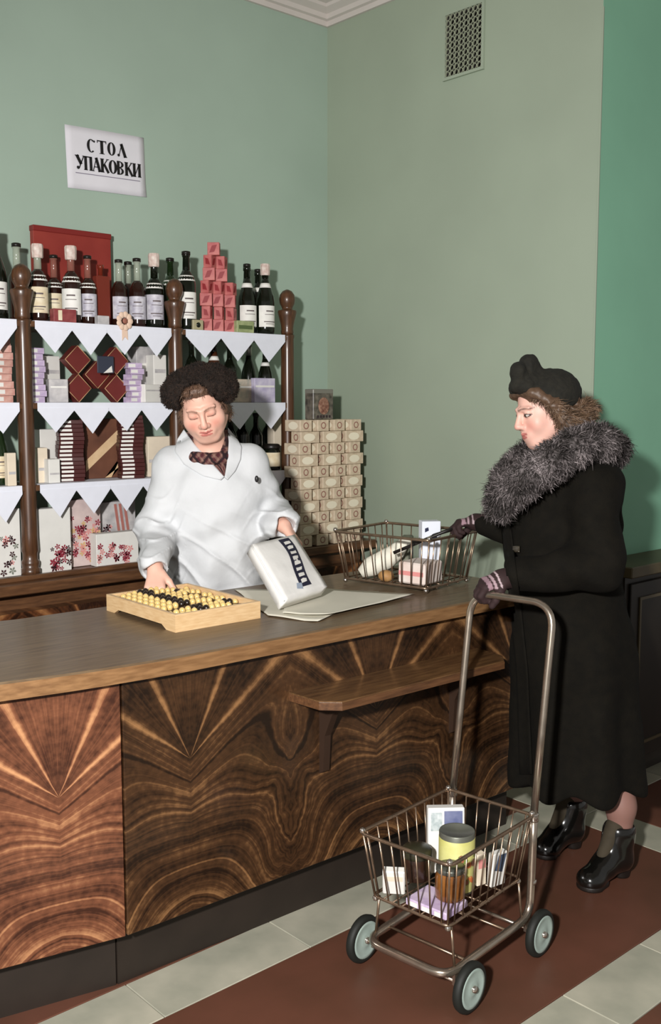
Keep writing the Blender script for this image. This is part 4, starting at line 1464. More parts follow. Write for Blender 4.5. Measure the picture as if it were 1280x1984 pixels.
vs, fs = [], []
for fnt in (True, False):
    for j in range(nV + 1):
        for i in range(nU + 1):
            vs.append(pkt(i / nU, j / nV, fnt))
S1 = (nU + 1) * (nV + 1)
for j in range(nV):
    for i in range(nU):
        a = j * (nU + 1) + i
        fs.append((a, a + 1, a + nU + 2, a + nU + 1))
        fs.append((S1 + a, S1 + a + nU + 1, S1 + a + nU + 2, S1 + a + 1))
for i in range(nU):
    fs.append((i, S1 + i, S1 + i + 1, i + 1))
    a = nV * (nU + 1) + i
    fs.append((a, a + 1, S1 + a + 1, S1 + a))
for j in range(nV):
    a, b_ = j * (nU + 1), (j + 1) * (nU + 1)
    fs.append((a, b_, S1 + b_, S1 + a))
    a, b_ = a + nU, b_ + nU
    fs.append((a, S1 + a, S1 + b_, b_))
MB().add(vs, fs, True).build('packet_body', mat('packet_paper', (228, 226, 222), .7, var=.04, scale=14, bump=.15, bscale=25), t)
m_navy = mat('navy_band', (30, 28, 52), .55)


def band_c(v_):
    return .62 + .07 * math.sin((v_ - .5) * 5.0)


bd = MB()
vs, fs = [], []
nb = 24
for k in range(nb + 1):
    v_ = .10 + .86 * k / nb
    hw = .125
    for s in (-1, 1):
        u = band_c(v_) + s * hw
        p = pkt(u, v_, True)
        vs.append((p[0], p[1] - .0016, p[2]))
for k in range(nb):
    fs.append((2 * k, 2 * k + 1, 2 * k + 3, 2 * k + 2))
b_o = MB().add(vs, fs, True).build('inscribed_band', m_navy, t)
for k in range(8):
    v0 = .15 + k * .098
    pts = []
    for du, dv in ((-.07, 0), (.055 + .02 * (k % 2), .01), (.075, .058), (.0, .07 - .01 * (k % 3)), (-.065, .055)):
        p = pkt(band_c(v0 + dv) + du, v0 + dv, True)
        pts.append((p[0], p[1] - .0024, p[2]))
    MB().add(pts, [(0, 1, 2, 3, 4)]).build('band_letter', m_white_card, b_o)
p0 = [pkt(u, v_, True) for u, v_ in ((.34, .10), (.46, .07), (.48, .16), (.38, .18))]
MB().add([(a, b2 - .0016, c_) for a, b2, c_ in p0], [(0, 1, 2, 3)]).build('printed_mark', mat('grey_blue_print', (150, 160, 176), .6), t)
e1 = [pkt(0.0, k / 10, True) for k in range(11)]
MB().tube([(a - .002, b2 + .004, c_) for a, b2, c_ in e1], .003, 6).build('folded_edge', MATS['packet_paper'], t)

# ------------------------------------------------------------------ rounded bodies: blended solids turned into one continuous surface
def nrm(v):
    v = np.array(v, float)
    return v / np.linalg.norm(v)


def s_cap(a, b, ra, rb):
    a, b = np.array(a, float), np.array(b, float)
    ab = b - a
    L2 = ab @ ab + 1e-12

    def f(P):
        q = P - a
        t = np.clip(q @ ab / L2, 0, 1)
        return np.linalg.norm(q - t[:, None] * ab, axis=1) - (ra + (rb - ra) * t)
    return f


def s_ell(c, r, R=None):
    c, r = np.array(c, float), np.array(r, float)

    def f(P):
        q = P - c
        if R is not None: q = q @ R
        k0 = np.linalg.norm(q / r, axis=1)
        k1 = np.linalg.norm(q / (r * r), axis=1) + 1e-9
        return np.where(k0 < .05, -r.min(), k0 * (k0 - 1) / k1)
    return f


def s_box(c, h, rad, R=None):
    c, h = np.array(c, float), np.array(h, float)

    def f(P):
        q = P - c
        if R is not None: q = q @ R
        d = np.abs(q) - (h - rad)
        return np.linalg.norm(np.maximum(d, 0), axis=1) + np.minimum(d.max(axis=1), 0) - rad
    return f


def s_cone(a, b, ra, rb, flat=1.0, axis=(0, 1, 0)):
    """capsule squashed along an axis"""
    ax = nrm(axis)
    base = s_cap(a, b, ra, rb)
    a = np.array(a, float); b = np.array(b, float)

    def f(P):
        m = (a + b) / 2
        q = P - m
        Q = P + ((q @ ax) * (1 / flat - 1))[:, None] * ax
        aa = Q - 0
        return base(aa) * min(1, flat)
    return f


class Sdf:
    def __init__(s):
        s.prims = []
        s.disp = None

    def u(s, f, k=.02):
        s.prims.append(('u', f, k)); return s

    def cut(s, f, k=.01):
        s.prims.append(('s', f, k)); return s

    def keep(s, f, k=.005):
        s.prims.append(('i', f, k)); return s

    def __call__(s, P):
        out = np.empty(len(P))
        CH = 20000
        for i in range(0, len(P), CH):
            Q = P[i:i + CH]
            lo, hi = Q.min(0), Q.max(0)
            c = (lo + hi) / 2
            rad = np.linalg.norm(hi - lo) / 2
            d = np.full(len(Q), 1.0)
            for op, f, k in s.prims:
                dc = f(c[None])[0]
                if op == 'u':
                    if dc - rad > .12: continue
                    e = f(Q)
                    h = np.clip(.5 + .5 * (d - e) / k, 0, 1)
                    d = d + (e - d) * h - k * h * (1 - h)
                elif op == 's':
                    if dc - rad > .10: continue
                    e = -f(Q)
                    h = np.clip(.5 - .5 * (d - e) / k, 0, 1)
                    d = d + (e - d) * h + k * h * (1 - h)
                else:
                    e = f(Q)
                    h = np.clip(.5 - .5 * (d - e) / k, 0, 1)
                    d = d + (e - d) * h + k * h * (1 - h)
            if s.disp is not None:
                d = d + s.disp(Q)
            out[i:i + CH] = d
        return out


def sdf_mesh(f, lo, hi, h):
    lo, hi = np.array(lo, float), np.array(hi, float)
    c = 5
    n = np.ceil((hi - lo) / (h * c)).astype(int) + 1
    cg = [lo[i] + h * c * (np.arange(n[i]) + .5) - h * .5 for i in range(3)]
    G = np.stack(np.meshgrid(*cg, indexing='ij'), -1).reshape(-1, 3)
    cv = f(G).reshape(n)
    act = np.abs(cv) < h * c * 1.35 + .012
    N = n * c
    F = np.repeat(np.repeat(np.repeat(cv.astype(np.float32), c, 0), c, 1), c, 2)
    idx = np.argwhere(act)
    off = np.stack(np.meshgrid(*[np.arange(c)] * 3, indexing='ij'), -1).reshape(-1, 3)
    ii = (idx[:, None, :] * c + off[None]).reshape(-1, 3)
    F[ii[:, 0], ii[:, 1], ii[:, 2]] = f(lo + ii * h)
    ins = F < 0
    cell = np.zeros(tuple(N - 1), bool)
    allin = np.ones(tuple(N - 1), bool)
    for dx in (0, 1):
        for dy in (0, 1):
            for dz in (0, 1):
                q = ins[dx:N[0] - 1 + dx, dy:N[1] - 1 + dy, dz:N[2] - 1 + dz]
                cell |= q
                allin &= q
    cell &= ~allin
    ci = np.argwhere(cell)
    vid = np.full(tuple(N - 1), -1, np.int32)
    vid[ci[:, 0], ci[:, 1], ci[:, 2]] = np.arange(len(ci))
    acc = np.zeros((len(ci), 3))
    cnt = np.zeros(len(ci))
    corners = [(x, y, z) for x in (0, 1) for y in (0, 1) for z in (0, 1)]
    cvv = {k: F[ci[:, 0] + k[0], ci[:, 1] + k[1], ci[:, 2] + k[2]] for k in corners}
    for a in corners:
        for ax in range(3):
            if a[ax] == 0:
                b = list(a); b[ax] = 1; b = tuple(b)
                va, vb = cvv[a], cvv[b]
                m = (va < 0) != (vb < 0)
                t = np.where(m, va / np.where(m, va - vb, 1), 0)
                p = np.array(a, float)[None].repeat(len(ci), 0)
                p[:, ax] += t
                acc += p * m[:, None]
                cnt += m
    verts = lo + h * (ci + acc / cnt[:, None])
    quads = []
    for ax in range(3):
        sl0 = [slice(None)] * 3; sl1 = [slice(None)] * 3
        sl0[ax] = slice(0, -1); sl1[ax] = slice(1, None)
        e = ins[tuple(sl0)] != ins[tuple(sl1)]
        p = np.argwhere(e)
        o1, o2 = [(1, 2), (2, 0), (0, 1)][ax]
        ok = (p[:, o1] > 0) & (p[:, o2] > 0) & (p[:, o1] < N[o1] - 1) & (p[:, o2] < N[o2] - 1)
        p = p[ok]
        flip = ins[p[:, 0], p[:, 1], p[:, 2]]
        q = []
        for d1, d2 in ((-1, -1), (0, -1), (0, 0), (-1, 0)):
            r = p.copy(); r[:, o1] += d1; r[:, o2] += d2
            q.append(vid[r[:, 0], r[:, 1], r[:, 2]])
        q = np.stack(q, 1)
        q[~flip] = q[~flip][:, ::-1]
        quads.append(q)
    quads = np.concatenate(quads)
    quads = quads[(quads >= 0).all(1)]
    return verts, quads


def mesh_np(name, verts, quads, m, parent=None, colors=None, smooth=True):
    me = bpy.data.meshes.new(name)
    me.vertices.add(len(verts))
    me.vertices.foreach_set('co', np.asarray(verts, np.float32).ravel())
    k = quads.shape[1]
    me.loops.add(quads.size)
    me.loops.foreach_set('vertex_index', np.asarray(quads, np.int32).ravel())
    me.polygons.add(len(quads))
    me.polygons.foreach_set('loop_start', np.arange(0, quads.size, k, dtype=np.int32))
    me.polygons.foreach_set('use_smooth', np.full(len(quads), smooth))
    me.materials.append(m)
    if colors is not None:
        a = me.color_attributes.new('Col', 'FLOAT_COLOR', 'POINT')
        a.data.foreach_set('color', np.asarray(colors, np.float32).ravel())
    me.update(calc_edges=True)
    me.validate()
    o = bpy.data.objects.new(name, me)
    COL.objects.link(o)
    if parent is not None:
        o.parent = parent
    return o


def wav(P, f, seed=0.0):
    """cheap smooth noise from summed sines, about -1..1"""
    x, y, z = (P * f).T
    return (np.sin(x * 1.0 + 1.7 * np.sin(y * .9 + seed) + seed) + np.sin(y * 1.1 + 1.6 * np.sin(z * 1.05 + seed * 2) + 1.3)
            + np.sin(z * .95 + 1.8 * np.sin(x * 1.07 + 2.1) + seed * 3)) / 3


def frame_from(fwd, up):
    """columns: face right, face forward, face up"""
    y = nrm(fwd)
    z = nrm(np.array(up, float) - y * (np.array(up, float) @ y))
    x = np.cross(y, z)
    return np.stack([x, y, z], 1)


def head_prims(S, c, R, sc=1.0, jaw=1.0, closed_eyes=False):
    """skull, jaw, brow, nose, lips, lids and ears around head centre c with axes R"""
    g = lambda x, y, z: np.array(c) + R @ (np.array([x, y, z]) * sc)
    q = lambda *r: np.array(r) * sc
    S.u(s_ell(g(0, -.012, .030), q(.074, .094, .090), R), .02)
    S.u(s_ell(g(0, .028, -.040), q(.060 * jaw, .058, .068), R), .035)
    S.u(s_ell(g(0, .058, -.094), q(.024, .020, .018), R), .03)
    for s in (-1, 1):
        S.u(s_cap(g(s * .050 * jaw, .000, -.050), g(s * .020, .056, -.094), .020 * sc, .017 * sc), .03)
        S.u(s_ell(g(s * .037 * jaw, .057, -.032), q(.024, .020, .024), R), .025)
        S.cut(s_ell(g(s * .031, .101, .004), q(.021, .020, .015), R), .014)
        S.u(s_ell(g(s * .031, .0735, .003), q(.0165, .0145, .0125), R), .005)
        S.u(s_cap(g(s * .012, .089, .023), g(s * .046, .074, .023), .0075 * sc, .0055 * sc), .012)
        S.u(s_ell(g(s * .078, -.008, -.006), q(.010, .018, .031), R), .008)
    S.u(s_cap(g(0, .087, .014), g(0, .106, -.026), .0075 * sc, .0105 * sc), .012)
    S.u(s_ell(g(0, .106, -.030), q(.0115, .0105, .0095), R), .006)
    for s in (-1, 1):
        S.u(s_ell(g(s * .0125, .096, -.033), q(.0080, .0090, .0075), R), .006)
    S.u(s_ell(g(0, .080, -.060), q(.030, .014, .022), R), .02)
    S.u(s_cap(g(-.019, .086, -.0585), g(0, .0945, -.0560), .0040 * sc, .0056 * sc), .005)
    S.u(s_cap(g(.019, .086, -.0585), g(0, .0945, -.0560), .0040 * sc, .0056 * sc), .005)
    S.u(s_cap(g(-.013, .0875, -.0675), g(.013, .0875, -.0675), .0062 * sc, .0062 * sc), .005)
    S.cut(s_cap(g(-.022, .0935, -.0618), g(.022, .0935, -.0618), .0018 * sc, .0018 * sc), .004)


def face_colors(P, c, R, sc, skin, lip, brow, closed_eyes, rosy):
    """skin with lips, brows, lashes and rosy cheeks"""
    q = ((P - np.array(c)) @ R) / sc
    col = np.tile(np.array(lin(skin))[None], (len(P), 1))
    n = wav(P, 160.0, .3) * .5 + wav(P, 60., 1.1) * .5
    col[:, :3] *= (1 + .05 * n)[:, None]

    def blend(mask, rgb):
        m = np.clip(mask, 0, 1)[:, None]
        col[:, :3] = col[:, :3] * (1 - m) + np.array(lin(rgb)[:3]) * m
    front = (q[:, 1] > .02)
    for s in (-1, 1):
        d = np.sqrt(((q[:, 0] - s * .040) / .024) ** 2 + ((q[:, 2] + .034) / .022) ** 2)
        blend(front * np.clip(1.2 - d, 0, 1) * .55, rosy)
    d = np.sqrt((q[:, 0] / .014) ** 2 + ((q[:, 2] + .030) / .012) ** 2)
    blend(front * np.clip(1.2 - d, 0, 1) * .4, rosy)
    # lips
    x = np.abs(q[:, 0])
    up = (np.abs(q[:, 2] + .0575) < .0052 * np.sqrt(np.clip(1 - (x / .024) ** 2, 0, 1)))
    lo = (np.abs(q[:, 2] + .0675) < .0062 * np.sqrt(np.clip(1 - (x / .021) ** 2, 0, 1)))
    blend((up | lo) * front * .9, lip)
    # brows and eyes
    for s in (-1, 1):
        u = q[:, 0] * s
        arch = .0205 + .004 * np.sin(np.clip((u - .010) / .040, 0, 1) * math.pi)
        w = .0034 - .0014 * np.clip((u - .010) / .042, 0, 1)
        blend(front * np.clip(1.5 - np.abs(q[:, 2] - arch) / w, 0, 1) * (u > .010) * (u < .052) * .8, brow)
        e = (u - .031) / .0155
        if closed_eyes:
            line = -.0048 - .0026 * (1 - e * e)
            blend(front * np.clip(1.6 - np.abs(q[:, 2] - line) / .0017, 0, 1) * (np.abs(e) < 1) * .9, (62, 38, 34))
            blend(front * np.clip(1.3 - np.sqrt(e ** 2 + ((q[:, 2] - .004) / .010) ** 2), 0, 1) * .35, rosy)
        else:
            d = np.sqrt(e ** 2 + ((q[:, 2] - .0012) / .0056) ** 2)
            blend(front * (d < 1.12), (66, 42, 36))
            blend(front * (d < .86), (206, 196, 188))
            d2 = np.sqrt(((u - .0315) / .0068) ** 2 + ((q[:, 2] - .0016) / .0058) ** 2)
            blend(front * (d2 < 1) * (d < .95), (44, 30, 24))
            blend(front * np.clip(1.5 - np.abs(q[:, 2] - (.0012 + .0054 * np.sqrt(np.clip(1 - e * e, 0, 1)))) / .0018, 0, 1) * (np.abs(e) < 1.1) * .9, (48, 30, 26))
    return col


def hand_prims(S, W, d, n, side, curls, sc=1.0, fat=0.0, thumb_curl=.3, thumb_out=.7, spread=.05, thumb_n=.35):
    """palm and five jointed fingers; d wrist->knuckles, n the way the palm faces"""
    d = nrm(d)
    n = nrm(np.array(n, float) - d * (np.array(n, float) @ d))
    s = np.cross(d, n) * side            # towards the little finger
    W = np.array(W, float)
    offs = [-.027, -.009, .009, .026]
    kn = [.084, .088, .083, .074]
    ln = [.070, .078, .072, .056]
    r0 = [.0098, .0100, .0096, .0086]
    tips = []
    for i in range(4):
        base = W + (d * kn[i] + s * offs[i]) * sc
        S.u(s_cap(W + s * offs[i] * .62 * sc + d * .012 * sc, base, .0135 * sc + fat, .0120 * sc + fat), .014)
    for i in range(4):
        base = W + (d * kn[i] + s * offs[i]) * sc
        ang = 0
        dirv = nrm(d + s * (i - 1.5) * spread)
        p = base
        cu = curls[i] if isinstance(curls[0], (tuple, list)) else curls
        for j, fr in enumerate((.45, .31, .24)):
            ang += cu[j]
            v = dirv * math.cos(ang) + n * math.sin(ang)
            e = p + v * ln[i] * fr * sc
            S.u(s_cap(p, e, r0[i] * (1 - .08 * j) * sc + fat, r0[i] * (1 - .08 * (j + 1)) * sc + fat), .003)
            p = e
        tips.append(p)
    t0 = W + (d * .022 - s * .024) * sc
    v = nrm(d * .75 - s * thumb_out + n * thumb_n)
    t1 = t0 + v * .036 * sc
    S.u(s_cap(t0, t1, .0145 * sc + fat, .0120 * sc + fat), .012)
    v2 = nrm(v + (n * .6 + d * .5 + s * .5) * thumb_curl)
    t2 = t1 + v2 * .030 * sc
    S.u(s_cap(t1, t2, .0115 * sc + fat, .0100 * sc + fat), .004)
    v3 = nrm(v2 + (n * .4 + d * .3 + s * .5) * thumb_curl)
    S.u(s_cap(t2, t2 + v3 * .022 * sc, .0100 * sc + fat, .0084 * sc + fat), .003)
    return tips


def drape(name, m, parent, base, surf, pts, offset, nu, nv, thick=.002, lift=None, colors=None, maxd=4.2, mind=2.6, shift=0.0):
    """cloth piece laid on a surface: pts are the four picture-plane corners (or an edge pair list) as seen from the front"""
    A, B_ = pts                       # two polylines of equal length: one side, other side
    n = len(A)
    vs = []
    rays = []
    uvs = []
    for j in range(nv + 1):
        t = j / nv * (n - 1)
        k = min(int(t), n - 2)
        w = t - k
        a = np.array(A[k]) * (1 - w) + np.array(A[k + 1]) * w
        b = np.array(B_[k]) * (1 - w) + np.array(B_[k + 1]) * w
        for i in range(nu + 1):
            u = i / nu
            p = a * (1 - u) + b * u
            r = ray(p[0], p[1])
            rays.append((r @ VR, r @ VF, r[2]))
            uvs.append((u, j / nv))
    Rv = np.array(rays)
    Rv = Rv / np.linalg.norm(Rv, axis=1)[:, None]
    O = np.array([0, 0, CAM_H])
    t = np.full(len(Rv), mind / Rv[:, 1])
    uv = np.array(uvs)
    off = offset + (lift(uv) if lift is not None else 0)
    for _ in range(60):
        P = O + Rv * t[:, None]
        dd = surf(P) - off
        t = t + np.clip(dd, -.02, .2) * .85
        t = np.minimum(t, maxd)
    P = O + Rv * t[:, None] - np.array(base)
    fs = np.array([(j * (nu + 1) + i, j * (nu + 1) + i + 1, (j + 1) * (nu + 1) + i + 1, (j + 1) * (nu + 1) + i) for j in range(nv) for i in range(nu)])
    o = mesh_np(name, P, fs, m, parent, colors(uv) if colors is not None else None)
    if thick:
        md = o.modifiers.new('thick', 'SOLIDIFY')
        md.thickness = thick
        md.offset = 0
    return o


def tufts(name, vf, qf, f, n, length, parent, base, m, tone, seed, droop=.35, width=.0016, flow=None, avoid=None):
    """guard hairs: slim curved blades standing out of the pelt"""
    r = np.random.default_rng(seed)
    q = qf[r.integers(0, len(qf), n)]
    w = r.dirichlet((1, 1, 1, 1), n)
    P = (vf[q] * w[:, :, None]).sum(1)
    if avoid is not None:
        P = P[avoid(P) > .010]
        n = len(P)
    e = .004
    N = np.stack([f(P + np.eye(3)[k] * e) - f(P - np.eye(3)[k] * e) for k in range(3)], 1)
    N /= np.linalg.norm(N, axis=1)[:, None] + 1e-9
    T = r.normal(size=(n, 3)) * .45
    T[:, 2] -= droop
    if flow is not None: T += flow(P)
    T -= N * (T * N).sum(1)[:, None]
    L = length * r.uniform(.55, 1.2, n)[:, None]
    p1 = P + (N * .62 + T * .38) * L * .6
    p2 = P + (N * .62 + T * .95) * L
    side = np.cross(N, T + 1e-3)
    side /= np.linalg.norm(side, axis=1)[:, None] + 1e-9
    sw = side * width * r.uniform(.7, 1.3, n)[:, None]
    verts = np.concatenate([P - sw, P + sw, p1 + sw * .8, p1 - sw * .8, p2 + sw * .15, p2 - sw * .15])
    i = np.arange(n)
    quads = np.concatenate([np.stack([i, i + n, i + 2 * n, i + 3 * n], 1), np.stack([i + 3 * n, i + 2 * n, i + 4 * n, i + 5 * n], 1)])
    c = tone(P, n, r)
    cols = np.concatenate([c] * 6)
    cols[:, 3] = 1
    o = mesh_np(name, verts - base, quads, m, parent, cols)
    o['kind'] = 'stuff'
    return o


def two_tone(a, b, f=70.0):
    ca, cb_ = np.array(lin(a)), np.array(lin(b))

    def tone(P, n, rng):
        t = np.clip(.5 + .4 * wav(P, f, .6) + rng.uniform(-.5, .5, n), 0, 1)[:, None]
        return ca * (1 - t) + cb_ * t
    return tone

# ------------------------------------------------------------------ the clerk behind the counter
VROT = YAW - math.pi / 2
m_skin = mat('skin', (214, 160, 140), .5, attr='Col')
MATS['skin'].node_tree.nodes['Principled BSDF'].inputs['Subsurface Weight'].default_value = 0.06
MATS['skin'].node_tree.nodes['Principled BSDF'].inputs['Subsurface Radius'].default_value = (.012, .004, .002)


def person(label, lat, dist):
    w = VR * lat + VF * dist
    return thing('person', label, 'person', (w[0], w[1], 0), VROT), np.array([lat, dist, 0.0])


ck, CB = person('person in a white coat and dark fur hat sorting beads behind the counter', -.43, 3.60)

# head pose: bowed over the counter, tilted a little
eyes = V(391, 803, 3.415)
HR = frame_from((.10, -.86, -.42), (-.17, -.40, .90))
HC = eyes - HR @ np.array([0, .080, .004])
HS = 1.0
body = Sdf()
head_prims(body, HC, HR, HS, 1.17, True)
nb = np.array([-.425, 3.565, 1.375])
body.u(s_cap(HC + HR @ np.array([0, -.030, -.055]), nb, .052, .058), .03)
body.u(s_ell((-.43, 3.59, 1.22), (.165, .10, .17)), .05)
body.u(s_cap((-.565, 3.59, 1.325), (-.295, 3.60, 1.335), .05, .05), .05)
body.u(s_ell((-.425, 3.625, 1.0), (.13, .095, .20)), .06)
body.u(s_cap((-.425, 3.65, .95), (-.425, 3.65, .78), .12, .12), .05)
for s in (-1, 1):
    body.u(s_cap((-.425 + s * .085, 3.61, .80), (-.425 + s * .085, 3.60, .45), .085, .055), .03)
    body.u(s_cap((-.425 + s * .085, 3.60, .45), (-.425 + s * .088, 3.62, .09), .052, .036), .03)
    body.u(s_cap((-.425 + s * .088, 3.62, .055), (-.425 + s * .10, 3.48, .035), .040, .030), .03)
RS, RE, RW = np.array([-.555, 3.59, 1.315]), np.array([-.622, 3.545, 1.09]), np.array([-.577, 3.255, 1.005])
LS, LE, LW = np.array([-.300, 3.60, 1.320]), np.array([-.222, 3.665, 1.145]), np.array([-.165, 3.500, 1.118])
body.u(s_cap(RS, RE, .045, .038), .03)
body.u(s_cap(RE, RW, .038, .026), .02)
body.u(s_cap(LS, LE, .045, .038), .03)
body.u(s_cap(LE, LW, .038, .026), .02)
# right hand on the abacus, left hand over the top of the packet
hand_prims(body, RW + np.array([.004, -.006, -.004]), (.05, -.62, -.52), (.1, .45, -.85), -1, [(.55, .55, .35), (.65, .6, .35), (.75, .65, .35), (.85, .7, .4)], .93, 0, .25, .65)
hand_prims(body, LW + np.array([.006, -.004, -.006]), (.42, -.30, -.50), (-.35, -.10, -.80), -1, [(.55, .9, .6), (.6, 1.0, .6), (.65, 1.0, .6), (.7, 1.0, .6)], .86, 0, .35, .75)
vb, qb = sdf_mesh(body, (-.74, 3.02, 0), (-.02, 3.78, 1.64), .0036)
cc = face_colors(vb, HC, HR, HS, (226, 178, 158), (186, 104, 96), (112, 82, 66), True, (214, 132, 116))
bo = mesh_np('body', vb - CB, qb, m_skin, ck, cc)

# white coat
m_coat = mat('white_cotton_coat', (204, 206, 208), .85, var=.02, scale=8, bump=.25, bscale=22)
coat = Sdf()
coat.u(s_ell((-.428, 3.585, 1.215), (.186, .128, .165)), .05)
coat.u(s_cap((-.572, 3.590, 1.330), (-.290, 3.598, 1.342), .056, .056), .045)
coat.u(s_cap((-.47, 3.585, 1.372), (-.385, 3.585, 1.375), .052, .052), .045)
coat.u(s_ell((-.420, 3.610, 1.06), (.182, .142, .20)), .06)
coat.u(s_cone((-.420, 3.645, .98), (-.420, 3.67, .50), .172, .215, .80), .06)
coat.u(s_cap(RS, RE, .076, .070), .035)
coat.u(s_cap(RE, RW + (RE - RW) * .06, .070, .047), .03)
coat.u(s_cap(LS, LE, .074, .072), .035)
coat.u(s_cap(LE, LW + (LE - LW) * .10, .072, .054), .03)
coat.u(s_ell(LW + (LE - LW) * .20, (.058, .055, .048)), .03)
coat.cut(s_cap(RW, RW + (RW - RE) * .3, .036, .05), .008)
coat.cut(s_cap(LW, LW + (LW - LE) * .3, .036, .05), .008)
coat.cut(s_box((-.42, 3.6, .33), (.6, .6, .12), .0), .01)


def coat_folds(P):
    x, y, z = P.T
    arm = np.exp(-((x + .60) / .075) ** 2) + np.exp(-((x + .19) / .085) ** 2)
    w = .0062 * np.sin(z * 75 + x * 30 + 2.5 * np.sin(y * 22)) * arm * np.clip(1.35 - z, 0.05, .3) * 3
    low = np.clip((1.20 - z) / .25, 0, 1)
    w += .0078 * np.sin(x * 52 + 3.0 * z + 1.4 * np.sin(z * 9 + x * 11)) * low * (1 - np.clip(arm, 0, 1) * .7)
    w += .0066 * np.sin(x * 24 - z * 31 + 1.2 * np.sin(z * 14)) * np.clip((1.34 - z) / .2, 0, 1)
    cr = lambda ph: np.clip(1 - np.abs(np.sin(ph)) * 2.2, 0, 1) ** 1.5
    w -= .0125 * cr(x * 19 + z * 24 + 1.1 * np.sin(z * 11)) * low * (1 - np.clip(arm, 0, 1))
    w -= .0100 * cr(z * 34 - x * 26 + y * 14 + 1.5 * np.sin(x * 30)) * np.clip(arm, 0, 1) * np.clip((1.28 - z) / .12, 0, 1)
    w += .0022 * wav(P, 55, .7)
    w += .004 * np.exp(-((x + .30) * 2 + (z - 1.02)) ** 2 / .0009) * low
    return w


coat.disp = coat_folds
vc, qc = sdf_mesh(coat, (-.76, 3.10, .40), (-.05, 3.86, 1.50), .0048)
co = mesh_np('white_coat', vc - CB, qc, m_coat, ck)

# plaid scarf in the neck opening
m_scarf = mat('plaid_scarf', (92, 52, 56), .9, attr='Col')
scarf = Sdf()
ring = [nb + np.array([.068 * math.cos(a), .062 * math.sin(a) - .004, -.004 + .020 * math.sin(a)]) for a in np.linspace(0, 2 * math.pi, 15)]
for a, b in zip(ring[:-1], ring[1:]):
    scarf.u(s_cap(a, b, .022, .022), .012)
scarf.disp = lambda P: .0025 * wav(P, 110, .5)
vs_, qs_ = sdf_mesh(scarf, nb - .12, nb + .12, .0040)


def plaid(P):
    u, v_ = P[:, 0] + P[:, 2] * .8, P[:, 0] - P[:, 2] * .8
    a = (np.sin(u * 230) > .35).astype(float)
    b = (np.sin(v_ * 230 + 1) > .35).astype(float)
    c0, c1, c2 = np.array(lin((74, 30, 36))), np.array(lin((136, 104, 92))), np.array(lin((36, 18, 22)))
    w = np.clip(a * .55 + b * .45, 0, 1)[:, None]
    col = c0 * (1 - w) + c1 * w
    k = ((np.sin(u * 115) > .8) | (np.sin(v_ * 115) > .8))[:, None]
    return np.where(k, c2, col)


mesh_np('scarf', vs_ - CB, qs_, m_scarf, ck, plaid(vs_))


def plaid_uv(uv):
    P = np.stack([uv[:, 0] * .10, uv[:, 0] * 0, uv[:, 1] * .12], 1)
    return plaid(P)


drape('scarf_front', m_scarf, ck, CB, coat, ([(356, 838), (380, 862), (404, 890), (432, 922)], [(444, 832), (442, 862), (439, 892), (437, 922)]), .004, 14, 22, .003, colors=plaid_uv)
drape('neck_skin', mat('neck_skin', (216, 170, 150), .55), ck, CB, coat, ([(396, 856), (404, 872)], [(424, 852), (412, 874)]), .0075, 6, 6, .002)
# lapels and shawl collar
m_lapel = MATS['white_cotton_coat']
roll = lambda uv: .006 * np.sin(uv[:, 0] * math.pi * .5) + .001
drape('lapel', m_lapel, ck, CB, coat, ([(344, 850), (338, 874), (356, 900), (392, 922), (428, 930)], [(356, 832), (376, 860), (398, 884), (418, 906), (434, 924)]), .003, 10, 26, .004, lift=roll)
drape('lapel', m_lapel, ck, CB, coat, ([(456, 846), (468, 866), (466, 890), (456, 912), (440, 930)], [(441, 828), (443, 856), (441, 884), (438, 906), (435, 924)]), .003, 10, 26, .004, lift=roll)
MB().ball(tuple(V(497, 928, 3.475) - CB), (.007, .005, .012), 10, 8).build('dark_pin', mat('dark_pin', (30, 28, 28), .4), ck)

# hair and fur hat
m_hair = mat('brown_hair', (74, 52, 40), .55, rgb2=(116, 88, 70), scale=40, stretch=(60, 60, 8))
hair = Sdf()
hg = lambda x, y, z: HC + HR @ np.array([x, y, z])
hair.u(s_ell(hg(0, -.020, .032), (.082, .096, .094), HR), .02)
for s in (-1, 1):
    hair.u(s_ell(hg(s * .074, .004, -.012), (.016, .034, .040), HR), .02)
    hair.u(s_ell(hg(s * .072, -.030, -.055), (.022, .032, .028), HR), .02)
hair.u(s_ell(hg(.004, .066, .086), (.050, .026, .022), HR), .02)
hair.cut(s_ell(hg(0, .100, -.010), (.066, .075, .078), HR), .012)
hair.disp = lambda P: .0022 * wav(P, 190, .4)
vh, qh = sdf_mesh(hair, HC - .16, HC + .16, .0036)
mesh_np('hair', vh - CB, qh, m_hair, ck)
m_fur_d = mat('dark_brown_fur', (24, 15, 10), .9, rgb2=(40, 27, 19), scale=60, bump=.6, bscale=160)
hat = Sdf()
hc = hg(-.002, -.012, .088)
for a in np.linspace(0, 2 * math.pi, 17)[:-1]:
    a2 = a + 2 * math.pi / 16
    f = lambda t: hg(-.004 + .086 * math.cos(t), -.010 + .088 * math.sin(t), .062 + .018 * math.sin(t))
    hat.u(s_cap(f(a), f(a2), .036, .036), .02)
hat.u(s_ell(hg(-.004, -.016, .094), (.094, .096, .036), HR), .03)
hat.u(s_ell(hg(-.092, -.015, .040), (.036, .062, .046), HR), .03)
hat.u(s_ell(hg(.088, -.018, .050), (.034, .060, .040), HR), .03)
hat.cut(s_ell(hg(0, .02, .0), (.071, .11, .085), HR), .012)
hat.cut(s_ell(hg(.004, .090, .046), (.066, .076, .074), HR), .014)
hat.disp = lambda P: .0050 * wav(P, 85, .9) + .0022 * wav(P, 230, .2)
vt, qt = sdf_mesh(hat, HC - .22, HC + .25, .0042)
